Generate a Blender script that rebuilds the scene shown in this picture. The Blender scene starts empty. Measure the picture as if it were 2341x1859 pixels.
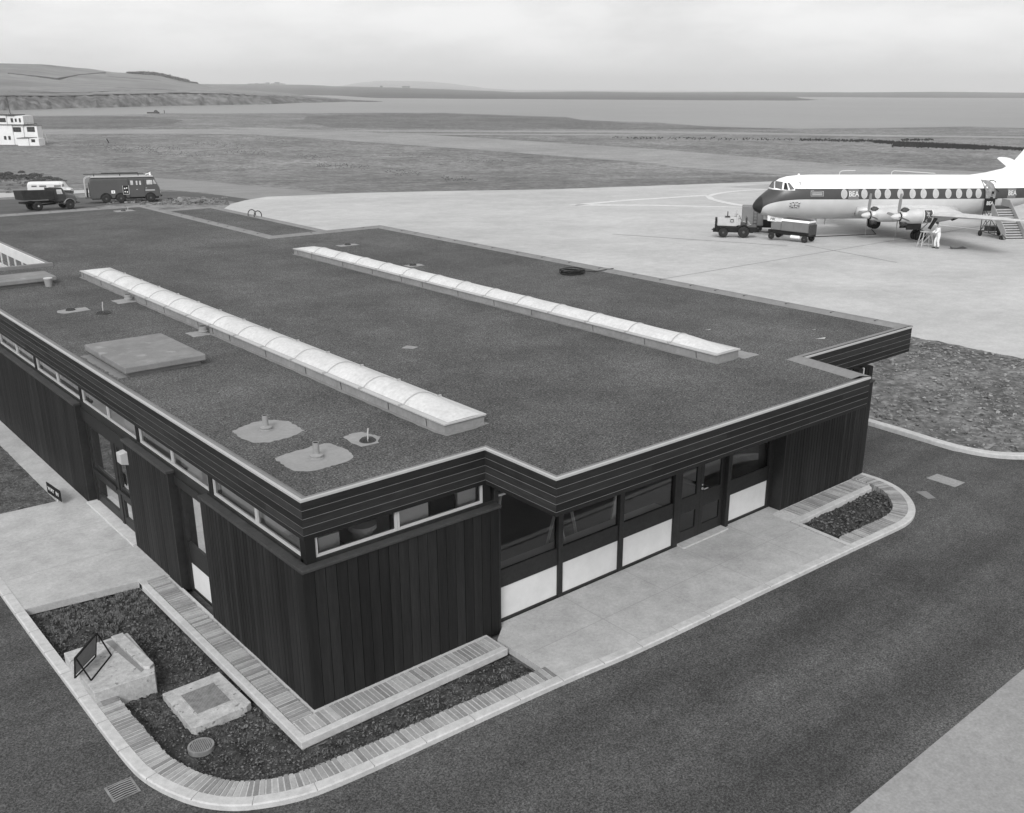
import bpy, bmesh, math, random
from mathutils import Vector, Matrix
from mathutils.geometry import tessellate_polygon
random.seed(7)
scene = bpy.context.scene
COL = scene.collection
PI = math.pi

# ------------------------------------------------------------------ camera
CAM = Vector((-6.2982, -12.6902, 9.6926))
FW = Vector((0.62338976, 0.708313, -0.33117654))
RT = Vector((0.7521032, -0.65901589, 0.00623206))
UP = Vector((0.21383635, 0.25296393, 0.94354823))
FPX, SX, SY, PW, PH = 2227.06, 64.496, 54.841, 2341.0, 1859.0
cd = bpy.data.cameras.new('camera')
cam = bpy.data.objects.new('camera', cd)
COL.objects.link(cam)
m = Matrix((RT, UP, -FW)).transposed().to_4x4()
m.translation = CAM
cam.matrix_world = m
cd.sensor_fit = 'HORIZONTAL'
cd.sensor_width = 36.0
cd.lens = 36.0 * FPX / PW
cd.shift_x = -SX / PW
cd.shift_y = SY / PW
cd.clip_start = 0.1
cd.clip_end = 30000
scene.camera = cam

# the land: flat by the terminal, falling away gently to a lower airfield
PA, PB, PC, LOW = .0347, .02, 1.153, -7.0
SEA = -9.0
def gz(x, y):
    return max(min(0.0, PC - PA * y - PB * x), LOW)
def ray(px, py):
    return FW * FPX + RT * (px - PW / 2 - SX) + UP * (PH / 2 + SY - py)
def gp(px, py):
    """point of the land seen at a pixel of the survey photograph"""
    d = ray(px, py)
    c = []
    if d.z < 0:
        c.append(-CAM.z / d.z)
        c.append((LOW - CAM.z) / d.z)
    den = d.z + PA * d.y + PB * d.x
    if abs(den) > 1e-9:
        c.append((PC - PA * CAM.y - PB * CAM.x - CAM.z) / den)
    c = [t for t in c if t > 0 and abs((CAM + d * t).z - gz(*(CAM + d * t).xy)) < 1e-4]
    return CAM + d * min(c)
def hp(px, py, z):
    d = ray(px, py)
    return CAM + d * ((z - CAM.z) / d.z)

# ------------------------------------------------------------------ materials (all greys: black-and-white plate)
def _nt(name):
    m = bpy.data.materials.new(name)
    m.use_nodes = True
    nt = m.node_tree
    return m, nt, nt.nodes, nt.links, nt.nodes['Principled BSDF']
def mat(name, v, rough=.8, layers=(), bump=None, spec=.3, metal=0, island=0, coord='pos', stretch=(1, 1, 1)):
    """v = grey base; layers = [(scale, amount, detail, lo, hi)] multiply v by 1 +- amount; bump=(scale,strength,dist)"""
    m, nt, N, L, b = _nt(name)
    b.inputs['Roughness'].default_value = rough
    b.inputs['Specular IOR Level'].default_value = spec
    b.inputs['Metallic'].default_value = metal
    if coord == 'pos':
        g = N.new('ShaderNodeNewGeometry'); src = g.outputs['Position']
    else:
        g = N.new('ShaderNodeTexCoord'); src = g.outputs['Object']
    mp = N.new('ShaderNodeMapping'); mp.inputs['Scale'].default_value = stretch
    L.new(src, mp.inputs['Vector']); src = mp.outputs[0]
    val = N.new('ShaderNodeValue'); val.outputs[0].default_value = v
    out = val.outputs[0]
    for ly in layers:
        sc, am = ly[0], ly[1]; det = ly[2] if len(ly) > 2 else 4
        lo, hi = (ly[3], ly[4]) if len(ly) > 4 else (.3, .7)
        n = N.new('ShaderNodeTexNoise'); n.inputs['Scale'].default_value = sc; n.inputs['Detail'].default_value = det
        n.inputs['Roughness'].default_value = .6
        L.new(src, n.inputs['Vector'])
        r = N.new('ShaderNodeMapRange'); r.inputs['From Min'].default_value = lo; r.inputs['From Max'].default_value = hi
        r.inputs['To Min'].default_value = 1 - am; r.inputs['To Max'].default_value = 1 + am
        L.new(n.outputs['Fac'], r.inputs['Value'])
        k = N.new('ShaderNodeMath'); k.operation = 'MULTIPLY'
        L.new(out, k.inputs[0]); L.new(r.outputs[0], k.inputs[1]); out = k.outputs[0]
    if island:
        g2 = N.new('ShaderNodeNewGeometry')
        r = N.new('ShaderNodeMapRange'); r.inputs['To Min'].default_value = 1 - island; r.inputs['To Max'].default_value = 1 + island
        L.new(g2.outputs['Random Per Island'], r.inputs['Value'])
        k = N.new('ShaderNodeMath'); k.operation = 'MULTIPLY'
        L.new(out, k.inputs[0]); L.new(r.outputs[0], k.inputs[1]); out = k.outputs[0]
    L.new(out, b.inputs['Base Color'])
    if bump:
        n = N.new('ShaderNodeTexNoise'); n.inputs['Scale'].default_value = bump[0]; n.inputs['Detail'].default_value = 5
        L.new(src, n.inputs['Vector'])
        bp = N.new('ShaderNodeBump'); bp.inputs['Strength'].default_value = bump[1]; bp.inputs['Distance'].default_value = bump[2]
        L.new(n.outputs['Fac'], bp.inputs['Height']); L.new(bp.outputs[0], b.inputs['Normal'])
    return m
def spots(m, scale, thr, v2, soft=.03, dist_noise=None):
    """adds spots of grey v2 where a voronoi/noise cell passes a threshold (pebbles, tufts)"""
    nt = m.node_tree; N, L = nt.nodes, nt.links; b = N['Principled BSDF']
    old = b.inputs['Base Color'].links[0].from_socket
    g = N.new('ShaderNodeNewGeometry')
    vo = N.new('ShaderNodeTexNoise'); vo.inputs['Scale'].default_value = scale; vo.inputs['Detail'].default_value = 3
    L.new(g.outputs['Position'], vo.inputs['Vector'])
    fac = vo.outputs['Fac']
    if dist_noise:
        n = N.new('ShaderNodeTexNoise'); n.inputs['Scale'].default_value = dist_noise[0]
        L.new(g.outputs['Position'], n.inputs['Vector'])
        a = N.new('ShaderNodeMath'); a.operation = 'MULTIPLY_ADD'; a.inputs[1].default_value = dist_noise[1]
        L.new(n.outputs['Fac'], a.inputs[0]); L.new(fac, a.inputs[2]); fac = a.outputs[0]
    r = N.new('ShaderNodeMapRange'); r.inputs['From Min'].default_value = thr; r.inputs['From Max'].default_value = thr + soft
    L.new(fac, r.inputs['Value'])
    mx = N.new('ShaderNodeMix'); mx.data_type = 'FLOAT'
    L.new(r.outputs[0], mx.inputs[0]); L.new(old, mx.inputs[2]); mx.inputs[3].default_value = v2
    L.new(mx.outputs[0], b.inputs['Base Color'])
    return m
def streak(m, scale, am, st):
    nt = m.node_tree; N, L = nt.nodes, nt.links; b = N['Principled BSDF']; old = b.inputs['Base Color'].links[0].from_socket
    g = N.new('ShaderNodeNewGeometry'); mp = N.new('ShaderNodeMapping'); mp.inputs['Scale'].default_value = st; L.new(g.outputs['Position'], mp.inputs[0])
    n = N.new('ShaderNodeTexNoise'); n.inputs['Scale'].default_value = scale; n.inputs['Detail'].default_value = 4; L.new(mp.outputs[0], n.inputs['Vector'])
    r = N.new('ShaderNodeMapRange'); r.inputs['From Min'].default_value = .3; r.inputs['From Max'].default_value = .7; r.inputs['To Min'].default_value = 1 - am; r.inputs['To Max'].default_value = 1 + am; L.new(n.outputs['Fac'], r.inputs['Value'])
    k = N.new('ShaderNodeMath'); k.operation = 'MULTIPLY'; L.new(old, k.inputs[0]); L.new(r.outputs[0], k.inputs[1]); L.new(k.outputs[0], b.inputs['Base Color'])
    return m
M = {}
M['grass'] = spots(spots(mat('airfield_grass', .185, .95, [(.012, .2, 4), (.06, .2, 5, .35, .65), (.3, .26, 5, .35, .65), (1.1, .34, 4, .35, .65), (5, .3, 4)], (3, .3, .05), .1), .42, .735, .075, .05, (.03, .12)), 1.6, .70, .08, .05)
M['rough_grass'] = mat('rough_grass', .2, .95, [(.05, .2), (.5, .25), (4, .25)], (3, .5, .05), .1)
M['mown'] = mat('mown_grass', .185, .95, [(.03, .1), (.3, .14), (1.2, .2, 4, .35, .65)], None, .1)
M['apron'] = mat('apron_concrete', .44, .9, [(.03, .08), (.2, .10, 5), (1.3, .08), (7, .08)], None, .2)
M['paint'] = mat('marking_paint', .60, .8, [(1.5, .15), (12, .1)], None, .2)
M['runway'] = mat('runway_tarmac', .26, .9, [(.02, .14), (.2, .14), (1, .14, 4, .35, .65)], None, .2, stretch=(1, 1.6, 1))
M['taxiway'] = mat('taxiway_tarmac', .235, .9, [(.05, .1), (.3, .1), (3, .1)], None, .2)
M['asphalt'] = spots(mat('forecourt_asphalt', .068, .88, [(.18, .25, 5), (.9, .15, 5), (6, .14, 4, .35, .65), (28, .5, 2, .33, .67), (60, .5, 2, .33, .67)], (60, .5, .01), .25), 12, .70, .13, .05)
streak(M['asphalt'], .55, .30, (.16, 1.5, 1))
M['road'] = mat('road_asphalt', .09, .9, [(.3, .15), (2, .1)], None, .2)
M['yard'] = mat('yard_concrete', .27, .9, [(.5, .06), (5, .1, 3), (22, .12, 2)], (30, .2, .005), .2)
M['concrete'] = mat('paving_concrete', .40, .88, [(.5, .10), (2.2, .12, 5), (14, .10), (45, .10)], (40, .25, .004), .25)
M['kerb'] = mat('kerb_concrete', .47, .85, [(1.2, .08), (8, .12), (50, .08)], (30, .3, .004), .25)
M['rawconc'] = spots(mat('rough_concrete', .40, .9, [(2, .14, 5), (12, .2, 5), (50, .14)], (30, .35, .006), .2), 9, .64, .20, .05)
M['brick'] = mat('edging_brick', .27, .85, [(6, .15), (40, .12)], (40, .3, .004), .25, island=.30)
M['mortar'] = mat('mortar', .47, .9, [(20, .15)], (30, .3, .004), .2)
M['soil'] = spots(mat('turned_soil', .050, .95, [(1.2, .4, 5), (7, .55, 5), (30, .5, 4)], (16, 1.0, .05), .15), 20, .62, .18, .06)
M['soil2'] = spots(mat('weedy_soil', .085, .95, [(1.5, .35, 5), (8, .5, 5), (30, .4, 4)], (11, 1.0, .05), .15), 17, .62, .2, .06)
M['rubble'] = spots(mat('rubble_ground', .13, .95, [(.25, .35, 5), (1.2, .45, 5), (5, .5, 5)], (5, .8, .06), .15), 3.2, .58, .24, .08)
M['roof'] = spots(mat('roof_chippings', .082, .9, [(.12, .14, 4), (.7, .12, 4), (.35, .16, 4), (7, .14, 3), (27, .6, 2, .33, .67), (60, .6, 2, .33, .67)], (60, .6, .012), .25), 24, .66, .27, .05)
M['felt'] = mat('roof_felt', .20, .85, [(1, .1), (9, .08), (60, .08)], (25, .2, .003), .3)
M['felt_light'] = mat('light_felt', .26, .85, [(2, .1), (14, .08)], None, .3)
M['trim'] = mat('white_aluminium_trim', .42, .45, [(2, .05)], None, .4)
M['bead'] = mat('pale_bead', .30, .6, [(3, .2)], None, .3)
M['wood_v'] = mat('dark_cladding', .016, .6, [(1.2, .25, 4), (9, .32, 5)], (30, .15, .003), .18, island=.38, stretch=(6, 6, .35))
M['wood_x'] = mat('dark_fascia_front', .017, .5, [(1.2, .2, 4), (9, .4, 5)], (30, .1, .003), .2, island=.45, stretch=(.4, 6, 6))  # same timber as the side; its shade is put into a darker grey
M['wood_y'] = mat('dark_fascia_side', .023, .5, [(1.2, .2, 4), (9, .4, 5)], (30, .1, .003), .22, island=.45, stretch=(6, .4, 6))  # same timber as the front; the lit side is put into a lighter grey
M['wood'] = mat('dark_joinery', .018, .5, [(2, .2), (14, .3)], (30, .1, .003), .35)
M['coping'] = mat('weathered_coping', .042, .5, [(2, .2), (14, .25)], (30, .1, .003), .4)
M['black'] = mat('black_post', .008, .6)
M['white'] = mat('white_panel', .66, .5, [(1.5, .05), (5, .04)], None, .35)
M['wframe'] = mat('white_window_frame', .44, .5, [(2, .05)], None, .3)
M['interior'] = mat('interior_wall', .52, .9, [(1, .1)])
M['interior_white'] = mat('interior_white', .75, .8, [(1, .04)])
M['int_floor'] = mat('interior_floor', .16, .6, [(1, .1)])
M['ceiling'] = mat('soffit', .22, .8)
M['dome'] = mat('translucent_rooflight', .56, .35, [(1.5, .10), (12, .10)], (10, .15, .01), .5)
M['domerib'] = mat('rooflight_rib', .36, .5)
M['curb'] = mat('rooflight_curb', .24, .7, [(2, .12), (12, .12)], None, .3)
M['metal_dark'] = mat('dark_iron', .05, .5, [(10, .3)], None, .4)
M['metal_mid'] = mat('cast_iron_grey', .2, .5, [(10, .25)], (30, .3, .004), .4)
M['lightmetal'] = mat('galvanised', .5, .5, [(6, .12)], None, .4)
M['rubber'] = mat('rubber_tyre', .022, .8, [(8, .2)])
M['hub'] = mat('wheel_hub', .09, .6)
def glass(name, tint=.55, refl=1.0):
    m, nt, N, L, b = _nt(name)
    N.remove(b); o = N['Material Output']
    fr = N.new('ShaderNodeFresnel'); fr.inputs['IOR'].default_value = 1.55
    mu = N.new('ShaderNodeMath'); mu.operation = 'MULTIPLY'; mu.inputs[1].default_value = 1.6 * refl
    mu.use_clamp = True
    gl = N.new('ShaderNodeBsdfGlossy'); gl.inputs['Roughness'].default_value = .02; gl.inputs['Color'].default_value = (.9, .9, .9, 1)
    tr = N.new('ShaderNodeBsdfTransparent'); tr.inputs['Color'].default_value = (tint, tint, tint, 1)
    mx = N.new('ShaderNodeMixShader')
    L.new(fr.outputs[0], mu.inputs[0]); L.new(mu.outputs[0], mx.inputs[0]); L.new(tr.outputs[0], mx.inputs[1]); L.new(gl.outputs[0], mx.inputs[2])
    L.new(mx.outputs[0], o.inputs['Surface'])
    return m
M['glass'] = glass('window_glass', .8)
M['glass_far'] = mat('far_glass', .05, .15, spec=.5)

# ------------------------------------------------------------------ mesh builder
class MB:
    def __init__(s): s.v = []; s.f = []; s.mi = []; s.cur = 0
    def add(s, vs, fs):
        o = len(s.v); s.v += [tuple(v) for v in vs]
        for f in fs: s.f.append(tuple(i + o for i in f)); s.mi.append(s.cur)
        return s
    def box(s, x0, x1, y0, y1, z0, z1, rot=None, org=None):
        vs = [Vector((x, y, z)) for z in (z0, z1) for y in (y0, y1) for x in (x0, x1)]
        if rot is not None:
            o = Vector(org or (0, 0, 0)); vs = [rot @ (v - o) + o for v in vs]
        return s.add(vs, [(0, 2, 3, 1), (4, 5, 7, 6), (0, 1, 5, 4), (2, 6, 7, 3), (0, 4, 6, 2), (1, 3, 7, 5)])
    def obox(s, c, ex, ey, ez):
        c, ex, ey, ez = Vector(c), Vector(ex), Vector(ey), Vector(ez)
        vs = [c + ex * a + ey * b + ez * d for d in (-1, 1) for b in (-1, 1) for a in (-1, 1)]
        return s.add(vs, [(0, 2, 3, 1), (4, 5, 7, 6), (0, 1, 5, 4), (2, 6, 7, 3), (0, 4, 6, 2), (1, 3, 7, 5)])
    def prism(s, pts, z0, z1, top_only=False):
        n = len(pts)
        lo = [(p[0], p[1], z0 if not callable(z0) else z0(p)) for p in pts]
        hi = [(p[0], p[1], z1 if not callable(z1) else z1(p)) for p in pts]
        tri = tessellate_polygon([[Vector((p[0], p[1], 0)) for p in pts]])
        o = lo + hi; f = []
        for t in tri:
            a, b, c = [Vector((pts[i][0], pts[i][1])) for i in t]
            ccw = (b - a).cross(c - a) > 0
            t = tuple(t) if ccw else tuple(reversed(t))
            f.append(tuple(i + n for i in t))
            if not top_only: f.append(tuple(reversed(t)))
        area = sum(pts[i][0] * pts[(i + 1) % n][1] - pts[(i + 1) % n][0] * pts[i][1] for i in range(n))
        if not top_only:
            for i in range(n):
                j = (i + 1) % n
                q = (i, j, j + n, i + n)
                f.append(q if area > 0 else tuple(reversed(q)))
        return s.add(o, f)
    def cyl(s, p0, p1, r0, r1=None, n=16, caps=True):
        p0, p1 = Vector(p0), Vector(p1); r1 = r0 if r1 is None else r1
        d = (p1 - p0).normalized(); a = d.orthogonal().normalized(); b = d.cross(a)
        vs = []
        for p, r in ((p0, r0), (p1, r1)):
            vs += [p + (a * math.cos(2 * PI * i / n) + b * math.sin(2 * PI * i / n)) * r for i in range(n)]
        f = [(i, (i + 1) % n, (i + 1) % n + n, i + n) for i in range(n)]
        if caps: f += [tuple(reversed(range(n))), tuple(range(n, 2 * n))]
        return s.add(vs, f)
    def tube(s, pts, r, n=6):
        pts = [Vector(p) for p in pts]
        for a, b in zip(pts, pts[1:]):
            if (b - a).length > 1e-6: s.cyl(a, b, r, r, n)
        return s
    def lathe(s, c, axis, prof, n=20):
        """prof = [(dist along axis, radius)]"""
        c = Vector(c); d = Vector(axis).normalized(); a = d.orthogonal().normalized(); b = d.cross(a)
        vs = []; f = []
        for (h, r) in prof:
            vs += [c + d * h + (a * math.cos(2 * PI * i / n) + b * math.sin(2 * PI * i / n)) * r for i in range(n)]
        for k in range(len(prof) - 1):
            f += [(k * n + i, k * n + (i + 1) % n, (k + 1) * n + (i + 1) % n, (k + 1) * n + i) for i in range(n)]
        f.append(tuple(reversed(range(n)))); f.append(tuple(range((len(prof) - 1) * n, len(prof) * n)))
        return s.add(vs, f)
    def loft(s, rings, closed=True, caps=True):
        n = len(rings[0]); vs = [v for r in rings for v in r]; f = []
        for k in range(len(rings) - 1):
            for i in range(n if closed else n - 1):
                j = (i + 1) % n
                f.append((k * n + i, k * n + j, (k + 1) * n + j, (k + 1) * n + i))
        if caps: f.append(tuple(reversed(range(n)))); f.append(tuple(range((len(rings) - 1) * n, len(rings) * n)))
        return s.add(vs, f)
    def quad(s, *p): return s.add(p, [tuple(range(len(p)))])
    def build(s, name, m, parent=None, smooth=False, bevel=0, loc=None, rz=None):
        me = bpy.data.meshes.new(name); me.from_pydata(s.v, [], s.f)
        ms = m if isinstance(m, (list, tuple)) else [m]
        for k in ms: me.materials.append(k)
        if len(ms) > 1: me.polygons.foreach_set('material_index', s.mi)
        if smooth:
            me.polygons.foreach_set('use_smooth', [True] * len(me.polygons))
        me.update()
        o = bpy.data.objects.new(name, me); COL.objects.link(o)
        if smooth == 'auto':
            try:
                bm = bmesh.new(); bm.from_mesh(me)
                for e in bm.edges:
                    if len(e.link_faces) == 2 and e.calc_face_angle(0) > math.radians(38): e.smooth = False
                bm.to_mesh(me); bm.free()
            except Exception: pass
        if bevel:
            b = o.modifiers.new('bevel', 'BEVEL'); b.width = bevel; b.segments = 2; b.limit_method = 'ANGLE'; b.angle_limit = math.radians(50)
        if parent: o.parent = parent
        if loc is not None: o.location = loc
        if rz is not None: o.rotation_euler.z = rz
        return o
def tag(o, label=None, cat=None, group=None, kind=None):
    if label: o['label'] = label
    if cat: o['category'] = cat
    if group: o['group'] = group
    if kind: o['kind'] = kind
    return o
def empty(name, loc=(0, 0, 0), rz=0, rot=None, label=None, cat=None, group=None):
    o = bpy.data.objects.new(name, None); COL.objects.link(o)
    o.location = loc; o.rotation_euler = rot or (0, 0, rz)
    o.empty_display_size = .3
    return tag(o, label, cat, group)
def struct(o, label=None, cat=None): return tag(o, label, cat, kind='structure')
def copy_tree(o, parent=None):
    kids = [c for c in bpy.data.objects if c.parent == o]
    c = o.copy(); COL.objects.link(c); c.parent = parent
    for k in kids: copy_tree(k, c)
    return c
def lett(name, text, size, m, parent, loc, rot, thick=.002, sx=1):
    """writing as a mesh"""
    cu = bpy.data.curves.new(name, 'FONT'); cu.body = text; cu.size = size; cu.extrude = thick; cu.align_x = 'CENTER'; cu.align_y = 'CENTER'
    cu.offset = size * .012
    t = bpy.data.objects.new(name + '_tmp', cu); COL.objects.link(t)
    dg = bpy.context.evaluated_depsgraph_get()
    me = bpy.data.meshes.new_from_object(t.evaluated_get(dg)); me.name = name
    bpy.data.objects.remove(t)
    me.materials.clear(); me.materials.append(m)
    o = bpy.data.objects.new(name, me); COL.objects.link(o)
    o.parent = parent; o.location = loc; o.rotation_euler = rot; o.scale = (sx, 1, 1)
    return o

# ------------------------------------------------------------------ land, sheets, sea, sky
def clip(poly, f):
    out = []
    for i in range(len(poly)):
        a, b = poly[i], poly[(i + 1) % len(poly)]; fa, fb = f(a), f(b)
        if fa >= 0: out.append(a)
        if (fa >= 0) != (fb >= 0):
            t = fa / (fa - fb); out.append((a[0] + (b[0] - a[0]) * t, a[1] + (b[1] - a[1]) * t))
    return out
def sheet(name, pts, dz, m, px=True, dz_near=None):
    """lays a polygon on the land (three flat zones meeting at two soft creases)"""
    w = [tuple(gp(*p).xy) for p in pts] if px else pts
    h = lambda p: PC - PA * p[1] - PB * p[0]
    mb = MB()
    for z, fs in ((lambda p: dz if dz_near is None else dz_near, [lambda p: h(p)]), (lambda p: h(p) + dz, [lambda p: -h(p), lambda p: h(p) - LOW]), (lambda p: LOW + dz, [lambda p: LOW - h(p)])):
        q = w
        for f in fs:
            if len(q) >= 3: q = clip(q, f)
        if len(q) >= 3: mb.prism(q, z, z, top_only=True)
    o = mb.build(name, m)
    return struct(o)
coast = [(-900, 275), (-300, 268), (0, 263.5), (89, 265), (200, 264), (280, 262.5), (334, 261.5), (371, 259), (464, 260), (600, 258.5), (700, 259), (860, 258), (1015, 258), (1100, 261), (1182, 264), (1294, 267.5), (1331, 274), (1420, 278), (1500, 280), (1627, 289.5), (1836, 294), (2011, 292.5), (2207, 289.5), (2341, 292.5), (2600, 296), (3300, 310)]
cw = [tuple(gp(*p).xy) for p in coast]
def cz(p): return gz(*p)
land = [(-700, -200)] + [(cw[0][0], cw[0][1])] + cw[1:] + [(cw[-1][0], -200)]
g = sheet('ground', land, -.03, M['grass'], px=False, dz_near=-.14)
# bank down to the water
mb = MB()
for a, b in zip(cw, cw[1:]):
    d = Vector((a[0] - CAM.x, a[1] - CAM.y, 0)).normalized() * 4; e = Vector((b[0] - CAM.x, b[1] - CAM.y, 0)).normalized() * 4
    mb.quad((a[0], a[1], LOW - .03), (b[0], b[1], LOW - .03), (b[0] + e.x, b[1] + e.y, SEA - .6), (a[0] + d.x, a[1] + d.y, SEA - .6))
struct(mb.build('shore_bank', M['grass']))

sheet('runway', [(-200, 300), (40, 296), (475, 295.5), (640, 297), (740, 302), (720, 313), (560, 306), (300, 306), (40, 307), (-200, 309)], -.012, M['runway'])
sheet('crosswind_runway', [(475, 291), (640, 293.5), (1027, 311), (1500, 341), (1880, 373), (2229, 392), (2700, 420), (2700, 450), (2229, 420), (1815, 401), (1500, 374), (1071, 341), (700, 315), (560, 306.2), (600, 297)], -.006, M['runway'])
sheet('taxi_strip', [(740, 297.5), (1500, 299), (2000, 308), (2400, 313), (2400, 317), (2000, 312), (1500, 304), (740, 300)], -.018, M['runway'])
sheet('taxi_strip', [(740, 304), (1027, 305), (1500, 307), (1500, 310), (1027, 308.5), (740, 306)], -.018, M['runway'])
sheet('mown_grass', [(-200, 345), (0, 352), (200, 372), (371, 397), (549, 421), (764, 441), (640, 449), (575, 455), (470, 441), (380, 434), (200, 424), (110, 395), (-200, 385)], -.020, M['mown'])
sheet('taxiway', [(330, 405), (450, 413), (549, 422.5), (764, 441.5), (900, 438), (760, 450), (600, 456), (571, 456), (470, 441), (380, 434), (335, 430)], -.012, M['taxiway'])
sheet('path', [(-200, 440), (0, 441), (200, 434), (340, 432), (340, 436), (197, 441), (0, 452), (-200, 460)], -.008, M['apron'])
sheet('road', [(-200, 470), (0, 457), (160, 454), (371, 438), (430, 439), (500, 446), (575, 456), (545, 462), (470, 452), (420, 449), (250, 468), (140, 480), (30, 500), (-200, 520)], -.004, M['road'])
ap = [(430, 500), (500, 482), (512, 477), (527, 467), (560, 458), (610, 450), (700, 446.5), (800, 442), (1000, 437), (1257, 433), (1500, 424.5), (1762, 415), (2341, 396), (2900, 380)]
apw = [tuple(gp(*p).xy) for p in ap]
sheet('apron', [(31.5, -70)] + [(31.5, 30), (24, 45)] + apw + [(260, -70)], .0, M['apron'], px=False)
# dark wet-looking worn patch and joints on the apron
def sheetm(n, p, dz, v):
    return sheet(n, p, dz, mat(n, v, .95, [(.02, .2, 4), (.12, .2, 5), (.5, .26, 4, .35, .65), (1.6, .3, 5, .35, .65)], None, .1))
sheetm('meadow', [(764, 440), (830, 424), (1100, 414), (1500, 408), (1815, 402.5), (1860, 411), (1762, 414), (1500, 423.5), (1257, 431.5), (1000, 435), (840, 439.5)], -.022, .155)
sheetm('heath', [(75, 267), (130, 266), (330, 266), (420, 275), (380, 287), (300, 292), (150, 295), (60, 294)], -.022, .14)
sheetm('heath_strip', [(700, 266), (870, 260), (1015, 260), (1182, 266), (1294, 269.5), (1360, 278), (1500, 284), (1800, 296), (1500, 296), (1000, 295), (760, 292), (690, 278)], -.022, .14)
sheet('apron_patch', [(1650, 428), (1762, 421), (1850, 420), (1850, 432), (1750, 432)], .006, mat('stained_concrete', .33, .9, [(.2, .15), (2, .1)]))
mk = [[(1296, 469), (1420, 457.5), (1615, 445.5), (1617, 448), (1420, 460.5), (1320, 470.5)], [(1320, 467), (1480, 468.3), (1760, 474.5), (1760, 476.3), (1480, 470.8), (1310, 470.8)]]
arcs_o = [(1760, 432.5), (1700, 435), (1662, 438), (1630, 443), (1612, 449), (1620, 456), (1644, 463), (1680, 470), (1760, 478)]
arcs_i = [(1760, 434), (1700, 437), (1668, 440), (1640, 445), (1626, 449.5), (1634, 455), (1655, 460.5), (1690, 467), (1760, 475)]
for q in mk: sheet('apron_marking', q, .012, M['paint'])
sheet('apron_marking', arcs_o + arcs_i[::-1], .018, M['paint'])
sheet('apron_marking', [(2130, 512), (2250, 525), (2420, 545), (2420, 548), (2250, 527.5), (2130, 514)], .012, M['paint'])
# expansion joints: thin dark lines
for a, b in (((1500, 640), (2341, 500)), ((1290, 670), (1500, 640)), ((1840, 560), (2050, 600)), ((1400, 535), (1800, 562))):
    sheet('apron_joint', [a, b, (b[0], b[1] + .8), (a[0], a[1] + .8)], .006, M['taxiway'])

# near ground: tarmac forecourt, yard, rubble
sheet('yard', [(-45, -60), (60, -60), (60, -7.12), (-45, -7.2)], .012, M['yard'], px=False)
HAZE = True
from mathutils import noise
# sea
mb = MB(); mb.quad((-1400, -1400, SEA), (13900, -1400, SEA), (13900, 13900, SEA), (-1400, 13900, SEA))
wm = mat('sea_water', .14, .32, [(.004, .12), (.02, .1), (.1, .1)], None, .5)
def _sea():
    nt = wm.node_tree; N, L = nt.nodes, nt.links; b = N['Principled BSDF']
    g = N.new('ShaderNodeNewGeometry'); n = N.new('ShaderNodeTexNoise'); n.inputs['Scale'].default_value = .35; n.inputs['Detail'].default_value = 6
    L.new(g.outputs['Position'], n.inputs['Vector'])
    bp = N.new('ShaderNodeBump'); bp.inputs['Strength'].default_value = .35; bp.inputs['Distance'].default_value = .5
    L.new(n.outputs['Fac'], bp.inputs['Height']); L.new(bp.outputs[0], b.inputs['Normal'])
_sea()
struct(mb.build('sea', wm))
def itp(ctrl, x):
    if x <= ctrl[0][0]: return ctrl[0][1]
    for (a, ya), (b, yb) in zip(ctrl, ctrl[1:]):
        if x <= b:
            t = (x - a) / (b - a); t = t * t * (3 - 2 * t) * .5 + t * .5
            return ya + (yb - ya) * t
    return ctrl[-1][1]
def at_dist(px, py, D):
    d = ray(px, py); return CAM + d * (D / math.hypot(d.x, d.y))
def dist_base(px, py):
    p = hp(px, py, SEA); return math.hypot(p.x - CAM.x, p.y - CAM.y)
def hills(name, m, base, rows, x0, x1, dx=12, back=1.5, wob=0, dist=None):
    """rows: list of (control list of pixel heights, distance factor)"""
    rnd = random.Random(3); cols = []
    x = x0
    while x <= x1:
        by = itp(base, x); D = dist_base(x, by) if dist is None else dist(x)
        col = [at_dist(x, by + 1.2, D * .995), ]
        for k, (c, f) in enumerate(rows):
            y = min(itp(c, x), by - .3)
            w = wob * (noise.noise(Vector((x * .045, k * 7.3, 1))) + .5 * noise.noise(Vector((x * .13, k * 3.3, 5))))
            col.append(at_dist(x, min(y + w, by - .3), D * f * (1 + (.012 * noise.noise(Vector((x * .08, k * 2.1, 9))) if wob else 0))))
        p = col[-1]; dd = Vector((p.x - CAM.x, p.y - CAM.y, 0)) * (back - 1)
        col.append(Vector((p.x + dd.x, p.y + dd.y, SEA - 5)))
        cols.append(col); x += dx
    mb = MB(); mb.loft(cols, closed=False, caps=False)
    # orient upward
    o = mb.build(name, m, smooth=True)
    return struct(o)
hm = spots(mat('hill_pasture', .20, .95, [(.003, .22, 4), (.012, .2, 5), (.08, .15)], None, .1), .006, .62, .11, .02)
cm = spots(mat('cliff_scrub', .125, .95, [(.006, .25, 5), (.03, .35, 5), (.12, .4, 4)], (.06, 1, 4), .1), .05, .6, .2, .06)
fm = mat('far_hill', .115, .95, [(.002, .15, 4), (.01, .12)], None, .1)
pm = mat('distant_hill', .30, .95, [(.0015, .08)], None, .1)  # raised grey carries part of the distance haze in its colour
hb = [(-400, 262), (0, 252), (200, 246.5), (440, 241), (600, 238.5), (700, 235), (800, 233), (905, 233.5)]
cl = [(-400, 222), (0, 217), (150, 217), (300, 213), (420, 211), (500, 212), (600, 217), (700, 222), (800, 228.5), (905, 233.3)]
rd = [(-400, 150), (0, 145), (90, 147), (190, 156), (270, 166), (350, 171), (440, 189), (500, 201), (610, 209.5), (720, 219), (850, 230), (905, 233)]
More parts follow.
